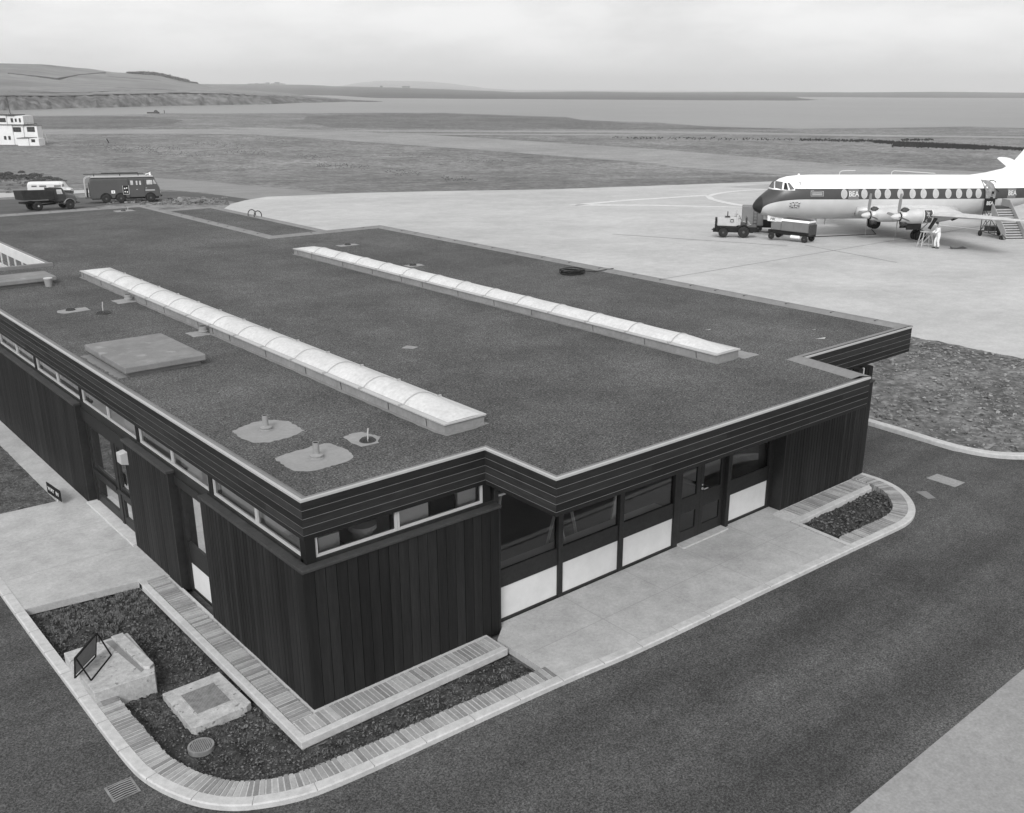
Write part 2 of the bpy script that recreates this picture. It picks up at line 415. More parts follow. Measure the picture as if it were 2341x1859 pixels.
hills('cliff', cm, hb, [([(x, b * .45 + c * .55) for (x, b), (_, c) in zip([(q[0], itp(hb, q[0])) for q in cl], cl)], 1.012), (cl, 1.04)], -400, 905, 5, 1.02, .5)
mid = [(x, itp(cl, x) * .5 + y * .5) for x, y in rd]
hills('headland', hm, [(x, y + .6) for x, y in cl], [([(x, y) for x, y in cl], 1.0), (mid, 1.5), (rd, 2.1)], -400, 905, 10, 1.4, .15, lambda x: dist_base(x, itp(hb, x)) * 1.038)
fb = [(380, 214), (600, 216), (760, 219), (870, 225), (1150, 227.5), (1300, 228.5), (1700, 231), (2000, 234), (2115, 235.5)]
ft = [(380, 190), (453, 192), (560, 192.5), (700, 194), (779, 197.6), (890, 200), (1000, 204), (1120, 208), (1180, 211), (1260, 212), (1330, 211), (1480, 211.5), (1640, 214), (1780, 217), (1880, 222), (1960, 225), (2050, 228), (2106, 229), (2115, 235)]
hills('far_shore', fm, fb, [([(x, (itp(fb, x) * .6 + y * .4)) for x, y in ft], 1.2), (ft, 2.2)], 380, 2115, 9, 1.3, .25)
hills('distant_shore', mat('distant_shore', .11, .95), [(1100, 219), (2341, 225), (2700, 228)], [([(1100, 212), (1340, 209.5), (1500, 211.5), (1730, 210.5), (1950, 211.5), (2150, 210), (2341, 212), (2700, 215)], 1.6)], 1100, 2700, 12, 1.2, .1)
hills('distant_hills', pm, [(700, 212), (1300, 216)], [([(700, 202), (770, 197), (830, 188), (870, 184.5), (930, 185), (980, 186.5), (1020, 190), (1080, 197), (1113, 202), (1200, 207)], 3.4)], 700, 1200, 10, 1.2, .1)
# field walls running over the headland (thin dark lines) and the tree belt on its crest
def on_head(px, py):
    D = dist_base(px, itp(hb, px)) * 1.038
    # interpolate distance between rows by pixel height
    c, mi, r = itp(cl, px), itp(mid, px), itp(rd, px)
    if py > mi: t = (c - py) / max(c - mi, .01); f = 1 + .5 * t
    else: t = (mi - py) / max(mi - r, .01); f = 1.5 + .6 * t
    return at_dist(px, py, D * f)
drystone = mat('drystone_wall', .07, .95, [(.5, .3)], None, .1)
def fieldwall(pts, hgt=2.4):
    mb = MB(); P = []
    for (a, b) in zip(pts, pts[1:]):
        n = 8
        for i in range(n): t = i / n; P.append(on_head(a[0] + (b[0] - a[0]) * t, a[1] + (b[1] - a[1]) * t))
    for a, b in zip(P, P[1:]):
        d = (b - a).normalized(); s = Vector((-d.y, d.x, 0)).normalized() * 1.2
        mb.loft([[a - s - Vector((0, 0, 2)), a + s - Vector((0, 0, 2)), a + s + Vector((0, 0, hgt)), a - s + Vector((0, 0, hgt))], [b - s - Vector((0, 0, 2)), b + s - Vector((0, 0, 2)), b + s + Vector((0, 0, hgt)), b - s + Vector((0, 0, hgt))]])
    return mb.build('field_wall', drystone)
tag(fieldwall([(20, 171), (80, 177), (132, 183), (180, 174), (250, 167.5)]), 'dark field wall dipping in a wide V across the left headland slope', 'field wall')
tag(fieldwall([(-50, 206), (30, 211), (90, 214), (200, 213), (330, 206)], .8), 'thin low field wall just above the scrub covered cliff on the left headland', 'field wall')
leafm = mat('tree_foliage', .055, .95, [(.05, .35), (.3, .3)], None, .1, island=.35)
def clumps(name, spots_, r, m, n=30, seed=1, flat=.8):
    rnd = random.Random(seed); mb = MB()
    for p, rr in spots_:
        for k in range(n):
            d = Vector((rnd.gauss(0, 1), rnd.gauss(0, 1), rnd.gauss(0, .8))).normalized() * rr * rnd.uniform(.3, 1)
            c = Vector(p) + Vector((d.x, d.y, abs(d.z) * flat))
            a = Vector((rnd.gauss(0, 1), rnd.gauss(0, 1), rnd.gauss(0, 1))).normalized() * r * rnd.uniform(.5, 1.2)
            b = a.orthogonal().normalized() * r * rnd.uniform(.5, 1.2)
            mb.quad(c - a, c - b, c + a, c + b)
    return mb.build(name, m)
belt = []
for i in range(110):
    x = 292 + i * 1.45; y = itp(rd, x)
    top = 6 if x < 420 else 3.5
    p = on_head(x, y + 1.0); belt.append((p, max(1.4, (7.5 if x < 428 else 2.2) * min(1, (x - 285) / 55 + .2) * (.85 + .3 * ((i * 7) % 5) / 5))))
tag(clumps('tree_belt', belt, 2.6, leafm, 60), kind='stuff')
# farm buildings and trees on the far ridges
farmm = mat('farm_stone', .2, .9)
def farm(px, py, w, h, lab, D=None):
    D = D or dist_base(px, itp(fb, px)) * 2.19
    h *= 1.3; w *= 1.3
    c = at_dist(px, py, D * .99); r = Vector((RT.x, RT.y, 0)).normalized(); q = Vector((-r.y, r.x, 0))
    mb = MB(); mb.obox(c + Vector((0, 0, h / 2 - 1.5)), r * w / 2, q * 4, Vector((0, 0, h / 2 + 1.5)))
    e = empty('farmhouse', c, label=lab, cat='farmhouse', group='farm buildings on the far ridges')
    w_ = mb.build('wall', farmm, e); w_.matrix_parent_inverse = Matrix.Translation(-c)
    z = c.z + h
    mb = MB(); a = c + Vector((0, 0, h)); 
    pr = [[a - r * w / 2 * 1.04 - q * 4.4, a - r * w / 2 * 1.04 + q * 4.4, a - r * w / 2 * 1.04 + Vector((0, 0, h * .6))], [a + r * w / 2 * 1.04 - q * 4.4, a + r * w / 2 * 1.04 + q * 4.4, a + r * w / 2 * 1.04 + Vector((0, 0, h * .6))]]
    mb.loft(pr); r_ = mb.build('roof', drystone, e); r_.matrix_parent_inverse = Matrix.Translation(-c)
farm(612, 192.5, 16, 4, 'small farm building at the left end of the far ridge group')
farm(634, 192.7, 20, 5, 'long low farm building at the right end of the far ridge group')
farm(872, 199.5, 7, 2.5, 'tiny lone hut on the far ridge below the distant hills')
farm(928, 201, 22, 3, 'low group of roofs on the far ridge right of the lone hut')
tag(clumps('tree_belt', [(at_dist(566 + i * 1.7 + (i * 37 % 11) * .8, 192.6, dist_base(600, itp(fb, 600)) * 2.16), 2.0 + (i * 13 % 7)) for i in range(48)], 2.5, leafm, 14, 5), kind='stuff')

# ------------------------------------------------------------------ terminal building
H = 3.69
TB = empty('terminal_building', (0, 0, 0), label='long flat-roofed terminal building clad in dark vertical timber with rooflights', cat='terminal building')
O = [(0, 0), (3.58, 0), (3.58, -1.87), (12.85, -1.96), (13.12, -.04), (18.12, -.04), (18.0, 26.1), (12.66, 26.1), (12.66, 40.9), (0, 40.9)]
def inset(poly, d):
    n = len(poly); out = []
    for i in range(n):
        a, b, c = Vector(poly[i - 1]), Vector(poly[i]), Vector(poly[(i + 1) % n])
        e1, e2 = (b - a).normalized(), (c - b).normalized()
        n1, n2 = Vector((-e1.y, e1.x)), Vector((-e2.y, e2.x))
        k = 1 + n1.dot(n2); v = (n1 + n2) / max(k, .1) * d
        out.append((b.x + v.x, b.y + v.y))
    return out
hole = [(.8, 24.7), (.8, 32.4), (3.28, 32.4), (3.28, 24.7)]
RLH = [[(3.66, 1.3), (3.66, 21.6), (4.38, 21.6), (4.38, 1.3)], [(11.41, 1.27), (11.41, 21.5), (12.06, 21.5), (12.06, 1.27)]]
def holed(name, outer, hole_, z, m, flip=False):
    loops = [[Vector((p[0], p[1], 0)) for p in outer]] + [[Vector((p[0], p[1], 0)) for p in h] for h in [hole_] + RLH]
    tri = tessellate_polygon(loops); al = outer + hole_ + RLH[0] + RLH[1]; mb = MB()
    fs = []
    for t in tri:
        a, b, c = [Vector(al[i]) for i in t]
        up = (b - a).cross(c - a) > 0
        t = tuple(t) if up != flip else tuple(reversed(t))
        fs.append(t)
    mb.add([(p[0], p[1], z) for p in al], fs)
    return mb
In = inset(O, .05)
rf = holed('roof', inset(O, .10), hole, 3.66, M['roof']).build('roof', M['roof'], TB)
holed('soffit', In, hole, 3.045, M['ceiling'], True).build('soffit', M['ceiling'], TB)
mb = MB()
for h_ in RLH:
    (xa, ya), (xb, yb) = h_[0], h_[2]
    mb.quad((xa, ya, 3.0), (xa, yb, 3.0), (xa, yb, 3.85), (xa, ya, 3.85)); mb.quad((xb, ya, 3.0), (xb, ya, 3.85), (xb, yb, 3.85), (xb, yb, 3.0)); mb.quad((xa, ya, 3.0), (xa, ya, 3.85), (xb, ya, 3.85), (xb, ya, 3.0)); mb.quad((xa, yb, 3.0), (xb, yb, 3.0), (xb, yb, 3.85), (xa, yb, 3.85))
mb.build('rooflight_reveal', M['interior_white'], TB)
holed('ceiling', [(.25, .3), (12.3, .3), (15.8, .3), (15.8, 25.8), (.25, 25.8)], [(.8, 24.7), (.8, 25.7), (3.28, 25.7), (3.28, 24.7)], 3.03, M['interior_white'], True).build('ceiling', M['interior_white'], TB)
# parapet edging: bright trim, then felt slope down to the chippings
def ring(poly, prof, m, name, parent=TB, closed=True, bevel=0, edges=None):
    """prof: list of (inset, z) swept round the outline"""
    mb = MB(); L_ = [inset(poly, d) for d, z in prof]; n = len(poly)
    for k in range(len(prof) - 1):
        for i in (edges if edges is not None else range(n)):
            j = (i + 1) % n
            a, b = L_[k][i], L_[k][j]; c, d = L_[k + 1][j], L_[k + 1][i]
            mb.quad((a[0], a[1], prof[k][1]), (b[0], b[1], prof[k][1]), (c[0], c[1], prof[k + 1][1]), (d[0], d[1], prof[k + 1][1]))
    return mb.build(name, m, parent)
ring(O, [(.02, 3.69), (-.012, 3.69), (-.012, 3.728), (.02, 3.73), (.04, 3.726)], M['trim'], 'roof_trim', edges=[0, 1, 2, 4, 9])
ring(O, [(.02, 3.69), (-.012, 3.69), (-.012, 3.745), (.04, 3.745)], M['felt'], 'felt_capping', edges=[3, 5, 6, 7, 8])
ring(O, [(.04, 3.726), (.06, 3.726), (.10, 3.725), (.20, 3.664)], M['felt'], 'felt_upstand', edges=[0, 1, 2, 9])
ring(O, [(.04, 3.745), (.13, 3.745), (.17, 3.74), (.30, 3.664)], M['felt'], 'felt_upstand', edges=[3, 4, 5, 6, 7, 8])
mb = MB(); rnd = random.Random(12)
for (x0, y0), (x1, y1) in ((O[5], O[6]), (O[6], O[7]), (O[7], O[8]), (O[8], O[9])):
    L_ = math.hypot(x1 - x0, y1 - y0); ex, ey = (x1 - x0) / L_, (y1 - y0) / L_; s = 1.0
    while s < L_ - .6:
        cx, cy = x0 + ex * s - ey * .12, y0 + ey * s + ex * .12
        mb = MB(); mb.obox((cx, cy, 3.742), (ex * .012, ey * .012, 0), (-ey * .10, ex * .10, 0), (0, 0, .008)); s += rnd.uniform(1.0, 1.8)
        mb.build('felt_lap', M['metal_dark'], TB)
# fascia boards and pale beads
zs = [3.69, 3.537, 3.395, 3.255, 3.115, 3.03]
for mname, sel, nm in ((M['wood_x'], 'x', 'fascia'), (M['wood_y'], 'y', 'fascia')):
    mb = MB(); rnd = random.Random(5)
    for i in range(len(O)):
        a, b = Vector(O[i]), Vector(O[(i + 1) % len(O)]); e = (b - a); ln = e.length; e.normalize(); nn = Vector((e.y, -e.x))
        isx = abs(e.x) > .5
        if isx != (sel == 'x'): continue
        mb = MB()
        for k in range(5):
            s0 = -.0
            cuts = [0]; x = rnd.uniform(2, 4.5)
            while x < ln - 1: cuts.append(x); x += rnd.uniform(2.2, 4.8)
            cuts.append(ln)
            for c0, c1 in zip(cuts, cuts[1:]):
                p, q = a + e * (c0 + .001), a + e * (c1 - .001); t = nn * -.045
                z1, z0 = zs[k] - .001, zs[k + 1] + .009
                off = nn * (-.004 * (k % 2) * 0)
                vs = [(p.x, p.y, z0), (q.x, q.y, z0), (q.x, q.y, z1), (p.x, p.y, z1), (p.x + t.x, p.y + t.y, z0), (q.x + t.x, q.y + t.y, z0), (q.x + t.x, q.y + t.y, z1), (p.x + t.x, p.y + t.y, z1)]
                mb.add(vs, [(0, 1, 2, 3), (5, 4, 7, 6), (3, 2, 6, 7), (1, 0, 4, 5), (0, 3, 7, 4), (2, 1, 5, 6)])
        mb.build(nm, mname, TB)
mb = MB()
Oi = inset(O, .006); Oj = inset(O, .03)
for z in zs[1:5]:
    for i in range(len(O)):
        j = (i + 1) % len(O)
        mb.quad((*Oi[i], z - .001), (*Oi[j], z - .001), (*Oi[j], z + .011), (*Oi[i], z + .011))
        mb.quad((*Oi[i], z + .011), (*Oi[j], z + .011), (*Oj[j], z + .011), (*Oj[i], z + .011))
mb.build('fascia_bead', M['bead'], TB)
# annex roof
AX = [(12.75, 26.2), (16.4, 26.2), (16.4, 40.7), (12.75, 40.7)]
mb = MB(); mb.prism(inset(AX, .1), 3.0, 3.35); mb.build('annex_roof', M['roof'], TB)
ring(AX, [(.0, 2.7), (0, 3.4), (.02, 3.43), (.14, 3.43), (.26, 3.355)], M['felt'], 'felt_upstand')
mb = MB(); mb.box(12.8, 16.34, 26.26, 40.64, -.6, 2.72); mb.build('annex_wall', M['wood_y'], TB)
mb = MB()
for dy in (35.0, 35.7):
    pts = [(16.5, dy, 1.5), (16.5, dy, 3.5)] + [(16.5 - .2 + .2 * math.cos(t), dy, 3.5 + .2 * math.sin(t)) for t in [PI * k / 6 for k in range(7)]] + [(16.1, dy, 3.4)]
    mb.tube(pts, .025)
for k in range(6): mb.tube([(16.5, 35.0, 1.6 + k * .3), (16.5, 35.7, 1.6 + k * .3)], .015)
mb.build('roof_ladder', M['metal_dark'], TB)

# vertical cladding: boards as blocks
def boards(axis, c, a0, a1, z0, z1, out, w=.118, th=.04, seed=0, name='wall'):
    """axis 'x': wall runs along x at y=c facing out (-1: -y); axis 'y': wall runs along y at x=c facing -x"""
    rnd = random.Random(seed); mb = MB(); p = a0
    n = max(1, round((a1 - a0) / w)); w = (a1 - a0) / n
    for k in range(n):
        s0, s1 = a0 + k * w + .005, a0 + (k + 1) * w - .005
        j = rnd.uniform(0, .004)
        if axis == 'x': mb.box(s0, s1, min(c, c - out * th) + (j if out < 0 else 0), max(c, c - out * th), z0, z1)
        else: mb.box(min(c, c - out * th) + (j if out < 0 else 0), max(c, c - out * th), s0, s1, z0, z1)
    o = mb.build(name, M['wood_v'], TB, bevel=.004)
    # dark backing between boards
    b = MB()
    if axis == 'x': b.box(a0, a1, *sorted((c - out * (th - .012), c - out * (th + .16))), z0 + .003, z1 - .003)
    else: b.box(*sorted((c - out * (th - .012), c - out * (th + .16))), a0, a1, z0 + .003, z1 - .003)
    bk = b.build('backing', M['black'], o)
    return o
ZC = 2.56
boards('x', -.12, -.12, 3.78, 0.0, ZC, -1, seed=1, w=.195)
boards('y', -.12, -.07, 3.75, 0.0, ZC, -1, seed=2, w=.125)
boards('y', -.12, 5.36, 7.76, 0.0, ZC, -1, seed=3, w=.125)
boards('y', -.12, 11.0, 21.0, 0.0, ZC, -1, seed=4, w=.125)
boards('y', -.12, 21.0, 40.9, -.4, ZC, -1, seed=6, w=.25)
boards('x', -.27, 12.42, 16.05, 0.0, 2.63, -1, seed=5, w=.118)
boards('y', 16.05, -.22, 26.0, -.3, 3.04, 1, seed=8, w=.2)
for q_ in ((3.78, 3.82, -.12, .25, 0, ZC), (-.12, .2, 3.75, 3.79, 0, ZC), (-.12, .2, 5.32, 5.36, 0, ZC), (-.12, .2, 7.76, 7.8, 0, ZC), (-.12, .2, 10.96, 11.0, 0, ZC), (12.38, 12.42, -.27, .2, 0, 3.03)):
    mb = MB(); mb.box(*q_); mb.build('wall_end', M['wood'], TB)
mb = MB(); mb.box(-.2, 16, 40.75, 40.85, -.6, 3.03); mb.build('rear_wall', M['wood'], TB)
for q_ in ((-.15, 3.83, -.15, .02, ZC), (-.15, .02, .022, 3.80, ZC), (-.15, .02, 5.31, 7.81, ZC), (-.15, .02, 10.95, 40.9, ZC), (12.36, 16.08, -.30, -.05, 2.63)):
    mb = MB(); mb.box(*q_[:4], q_[4], q_[4] + .055); mb.build('coping', M['coping'], TB, bevel=.008)
# mitred sub-frame under the clerestory
mb = MB(); mb.box(.03, 3.8, .03, .12, ZC + .0, 2.665); mb.build('head_rail', M['wood'], TB)
mb = MB(); mb.box(.025, .12, .122, 40.8, 2.45, 2.665); mb.build('head_rail', M['wood'], TB)
# posts in the clerestory strip
mb_posts = [(.02, .17, .015, .17)]
def post(x0, x1, y0, y1, z0=2.6, z1=3.046):
    b = MB(); b.box(x0, x1, y0, y1, z0, z1); return b.build('post', M['black'], TB)
post(.025, .2, .025, .2)
post(3.56, 3.72, .04, .2)
for k in range(1, 11): post(.035, .2, 3.65 * k - .14, 3.65 * k + .04, 2.45)
post(15.42, 15.6, -.2, 0, 2.6, 3.046); post(15.75, 15.92, -.2, 0, 2.6, 3.046)
b = MB(); b.box(15.63, 15.68, -.19, -.15, 2.6, 3.046); b.build('window_frame', M['wframe'], TB)
def window(axis, c, a0, a1, z0, z1, fr=.05, m='wframe', depth=.06, glassm='glass', inward=1, mull=()):
    """a glazed frame: frame mesh with its pane as child"""
    mb = MB()
    def bx(s0, s1, q0, q1, d0=0, d1=depth):
        if axis == 'x': mb.box(s0, s1, *sorted((c + inward * d0, c + inward * d1)), q0, q1)
        else: mb.box(*sorted((c + inward * d0, c + inward * d1)), s0, s1, q0, q1)
    bx(a0, a1, z0, z0 + fr); bx(a0, a1, z1 - fr, z1); bx(a0, a0 + fr, z0 + fr, z1 - fr); bx(a1 - fr, a1, z0 + fr, z1 - fr)
    for q in mull: bx(q - fr / 2, q + fr / 2, z0 + fr, z1 - fr)
    o = mb.build('window', M[m], TB)
    g = MB()
    p = c + inward * depth * .5
    if axis == 'x': g.quad((a0 + fr, p, z0 + fr), (a1 - fr, p, z0 + fr), (a1 - fr, p, z1 - fr), (a0 + fr, p, z1 - fr))
    else: g.quad((p, a0 + fr, z0 + fr), (p, a0 + fr, z1 - fr), (p, a1 - fr, z1 - fr), (p, a1 - fr, z0 + fr))
    g.build('pane', M[glassm], o)
    return o
# front clerestory
window('x', .05, .21, 1.74, 2.67, 3.2, .042); window('x', .05, 1.745, 3.55, 2.67, 3.2, .042)
# left clerestory, two lights a bay
for k in range(0, 11):
    y0 = .21 if k == 0 else 3.65 * k + .045; y1 = 3.65 * (k + 1) - .145; mid_ = 3.65 * k + 1.78
    if y1 > 40.8: y1 = 40.7
    if mid_ < y1: window('y', .05, y0, mid_, 2.67, 3.2, .042); window('y', .05, mid_ + .005, y1, 2.67, 3.2, .042)
# small white light seen past the end of the front block
window('x', .06, 3.83, 4.1, 2.68, 3.04, .04)
# ---- glazed front under the canopy (plane y = .08)
YG = .08
mb = MB()
for a, b in ((3.80, 3.9), (5.40, 5.52), (7.11, 7.24), (8.82, 8.98), (10.57, 10.70), (12.24, 12.38)):
    mb.box(a, b, YG - .05, YG + .07, 0, 3.045)
mullions = mb
for i, (a, b) in enumerate(((3.80, 3.9), (5.40, 5.52), (7.11, 7.24), (8.82, 8.98), (10.57, 10.70), (12.24, 12.38))):
    q = MB(); q.box(a, b, YG - .05 - (.06 if i == 4 else 0), YG + .07, 0.0, 3.045); q.build('post', M['wood'], TB, bevel=.006)
bays = [(3.9, 5.40), (5.52, 7.11), (7.24, 8.82), (10.70, 12.24)]
for a, b in bays:
    q = MB(); q.box(a, b, YG - .035, YG + .05, 0.0, .13); q.build('bottom_rail', M['wood'], TB, bevel=.01)
    q = MB(); q.box(a, b, YG - .0, YG + .03, .13, .80); q.build('white_panel', M['white'], TB)
    q = MB(); q.box(a, b, YG - .02, YG + .05, .80, 1.16); q.build('rail', M['wood'], TB, bevel=.006)
    q = MB(); q.box(a, b, YG - .02, YG + .05, 2.98, 3.04); q.build('head_rail', M['wood'], TB)
    q = MB(); q.quad((a, YG + .02, 1.16), (b, YG + .02, 1.16), (b, YG + .02, 2.98), (a, YG + .02, 2.98)); q.build('pane', M['glass'], TB)
def door_leaf(a, b, handle_side):
    q = MB(); st = .12
    q.box(a, a + st, YG - .01, YG + .04, .1, 2.2); q.box(b - st, b, YG - .01, YG + .04, .1, 2.2)
    q.box(a + st, b - st, YG - .01, YG + .04, .1, .36); q.box(a + st, b - st, YG - .01, YG + .04, .80, 1.17); q.box(a + st, b - st, YG - .01, YG + .04, 2.06, 2.2)
    d = q.build('door', M['wood'], TB, bevel=.006)
    g_ = MB()
    for z0, z1 in ((.36, .80), (1.17, 2.06)): g_.quad((a + st, YG + .015, z0), (b - st, YG + .015, z0), (b - st, YG + .015, z1), (a + st, YG + .015, z1))
    g_.build('pane', M['glass'], d)
    if handle_side:
        h = MB(); x = a + .06; h.tube([(x, YG - .01, 1.25), (x, YG - .07, 1.25), (x + .13, YG - .07, 1.255)], .013, 8); h.cyl((x, YG - .008, 1.25), (x, YG - .022, 1.25), .03); h.cyl((x, YG - .008, 1.34), (x, YG - .022, 1.34), .018)
        h.build('handle', M['lightmetal'], d)
door_leaf(8.985, 9.72, False); door_leaf(9.725, 10.565, True)
q = MB(); q.box(8.98, 10.57, YG - .03, YG + .05, 2.2, 2.3); q.box(8.98, 10.57, YG - .03, YG + .05, 2.96, 3.04); q.build('transom', M['wood'], TB)
q = MB(); q.quad((8.98, YG, 2.3), (10.57, YG, 2.3), (10.57, YG, 2.96), (8.98, YG, 2.96)); q.build('pane', M['glass'], TB)
q = MB(); q.box(8.99, 10.56, -.16, .14, .07, .115); q.build('door_step', M['kerb'], TB, bevel=.008)
# ---- left side: recessed double door and tall window (plane x = .12)
XG = .10
for a, b in ((10.82, 10.96), (9.02, 9.16), (7.80, 7.92), (5.17, 5.32), (3.79, 3.9)):
    q = MB(); q.box(XG - .05, XG + .07, a, b, 0, 2.45); q.build('post', M['wood'], TB, bevel=.006)
q = MB(); q.box(.0, .14, 7.8, 10.96, 2.2, 2.5); q.build('head_rail', M['wood'], TB)
q = MB(); q.box(.0, .14, 3.79, 5.32, 2.32, 2.5); q.build('head_rail', M['wood'], TB)
def leaf_y(a, b, z0=.12):
    q = MB(); st = .13
    q.box(XG - .03, XG + .03, a, a + st, z0, 2.2); q.box(XG - .03, XG + .03, b - st, b, z0, 2.2)
    q.box(XG - .03, XG + .03, a + st, b - st, z0, .36); q.box(XG - .03, XG + .03, a + st, b - st, .78, 1.10); q.box(XG - .03, XG + .03, a + st, b - st, 2.08, 2.2)
    d = q.build('door', M['wood'], TB, bevel=.006); g_ = MB()
    for p, r in ((.36, .78), (1.10, 2.08)): g_.quad((XG, a + st, p), (XG, b - st, p), (XG, b - st, r), (XG, a + st, r))
    g_.build('pane', M['glass'], d)
    h = MB(); h.box(XG - .075, XG - .055, a + st * .3, b - st * .3, .93, 1.02); h.cyl((XG - .03, a + .1, .975), (XG - .06, a + .1, .975), .02); h.cyl((XG - .03, b - .1, .975), (XG - .06, b - .1, .975), .02)
    h.build('push_bar', M['wood'], d)
leaf_y(9.16, 10.82); leaf_y(7.92, 9.02)
q = MB(); q.box(-.2, .14, 7.82, 10.94, .06, .14); q.build('door_step', M['kerb'], TB, bevel=.01)
q = MB(); q.box(XG - .03, XG + .03, 3.9, 5.17, .66, 1.10); q.build('rail', M['wood'], TB, bevel=.006)
q = MB(); q.box(XG - .03, XG + .03, 3.9, 5.17, 0, .06); q.build('bottom_rail', M['wood'], TB, bevel=.006)
q = MB(); q.box(XG - .01, XG + .02, 3.9, 5.17, .06, .66); q.build('white_panel', M['white'], TB)
q = MB(); q.quad((XG, 3.9, 1.1), (XG, 5.17, 1.1), (XG, 5.17, 2.32), (XG, 3.9, 2.32)); q.build('pane', M['glass'], TB)
# white lamp box at the end of the short wall, beside the side door
q = MB(); q.loft([[(-.27, 7.58, 2.12), (-.08, 7.58, 2.06), (-.08, 7.82, 2.06), (-.27, 7.82, 2.12)], [(-.27, 7.58, 2.34), (-.08, 7.58, 2.38), (-.08, 7.82, 2.38), (-.27, 7.82, 2.34)]])
q.build('wall_lamp', M['wframe'], TB, bevel=.01)
# ---- interior, seen dimly through the glass
q = MB()
q.prism([(.25, .3), (12.3, .3), (15.8, .3), (15.8, 25.8), (.25, 25.8)], .02, .05); q.build('floor', M['int_floor'], TB)
q = MB(); q.box(.3, 3.75, 3.55, 3.62, .05, 3.04); q.box(.3, 15.8, 8.0, 8.1, .05, 3.04); q.box(12.3, 12.4, .2, 8, .05, 3.04)
q.box(.3, 3.3, 11.05, 11.15, .05, 3.04); q.box(3.3, 3.4, 8.1, 24, .05, 3.04); q.box(.3, 3.3, 14.7, 14.8, .05, 3.04)
q.box(12.5, 15.8, .12, .2, .05, 3.0); q.box(12.6, 16.0, 25.8, 25.9, -.5, 3.0)
q.build('partition', M['interior'], TB)
q = MB(); q.box(2.2, 3.7, .9, .98, .05, 3.0); q.box(1.5, 2.1, 2.2, 2.3, .05, 3.0); q.build('partition', M['interior_white'], TB)
q = MB(); q.box(1.86, 2.50, .24, .30, .05, 3.0); q.box(3.12, 3.52, .22, .28, .05, 3.0); q.box(.40, .78, .30, .36, .05, 2.86); q.box(.40, .46, .5, 3.4, .05, 2.9); q.box(.40, .46, 3.7, 3.85, .05, 3.0); q.box(.42, .48, 5.4, 7.4, .05, 2.95); q.box(.42, .48, 11.2, 14.6, .05, 2.9); q.box(.42, .48, 14.9, 24, .05, 2.95); q.build('partition', M['interior_white'], TB)  # side ones added close to the glass to make the clerestory strip paler
for y0_, y1_, z0_ in ((.26, 1.72, 2.2), (1.84, 3.4, 2.2), (4.3, 5.3, 2.2), (7.5, 8.4, 2.2), (12.85, 14.4, 2.2), (14.75, 16.3, 2.2), (16.5, 17.9, 2.2)):
    q = MB(); q.box(.17, .18, y0_, y1_, z0_, 3.02); q.build('added_pale_panel', M['interior'], TB)  # pale sheets added behind the glass so the strip windows look lighter
c_ = MB(); c_.box(2.55, 3.08, .24, .88, .05, 2.92); tag(c_.build('cupboard', M['black'], bevel=.01), 'tall dark cupboard behind the corner clerestory window', 'cupboard')
c_ = MB(); c_.cyl((1.3, .45, 2.72), (1.3, .45, 2.80), .24, .24, 28); c_.cyl((1.3, .45, .05), (1.3, .45, 2.72), .18, .18, 20)
tag(c_.build('water_tank', M['interior'], smooth='auto'), 'round pale tank seen through the left corner clerestory light', 'tank')
c_ = MB(); c_.box(.5, 1.0, .42, 1.2, .05, 2.5); tag(c_.build('cabinet', M['felt'], bevel=.01), 'grey cabinet just inside the near corner clerestory window', 'cabinet')
# trestle and leaning boards in the hall
t = empty('trestle', (6.1, .7, .05), rz=.5, label='wooden A-shaped trestle standing behind the second front window', cat='trestle')
q = MB()
for s in (-.35, .35): q.tube([(s, -.4, 0), (s, 0, 1.75), (s, .4, 0)], .035, 4)
q.build('leg', M['interior'], t); q = MB(); q.box(-.5, .5, -.05, .05, 1.72, 1.82); q.build('beam', M['interior'], t)
q = MB(); q.obox((7.75, .75, 1.15), Vector((.25, .1, .05)), Vector((0, .02, 0)), Vector((.38, .2, .75)) * .9); tag(q.build('board', M['interior_white']), 'pale board leaning diagonally inside the third front window', 'board')
q = MB(); q.tube([(4.0, .5, .6), (4.75, .9, 2.8)], .035, 6); tag(q.build('timber_prop', M['interior']), 'slanting timber prop inside the first front window', 'prop')
# heaters along the hall windows (pale sill strip low behind the panes)
q = MB(); q.box(3.95, 8.8, .35, .6, .05, 1.0); q.build('window_sill', M['interior'], TB)
q = MB()
for k in range(14): q.box(9.9 + k * .05, 9.92 + k * .05, 2.2, 2.24, .9, 1.7)
q.box(9.85, 10.65, 2.2, 2.24, 1.68, 1.74); tag(q.build('railing', M['interior_white']), 'pale slatted railing seen through the right front door leaf', 'railing')
q = MB()
for k in range(14): q.box(1.6, 1.64, 9.4 + k * .09, 9.44 + k * .09, .05, 1.15)
q.box(1.58, 1.66, 9.35, 10.7, 1.15, 1.22); tag(q.build('railing', M['interior_white']), 'pale slatted railing seen through the recessed side door', 'railing')

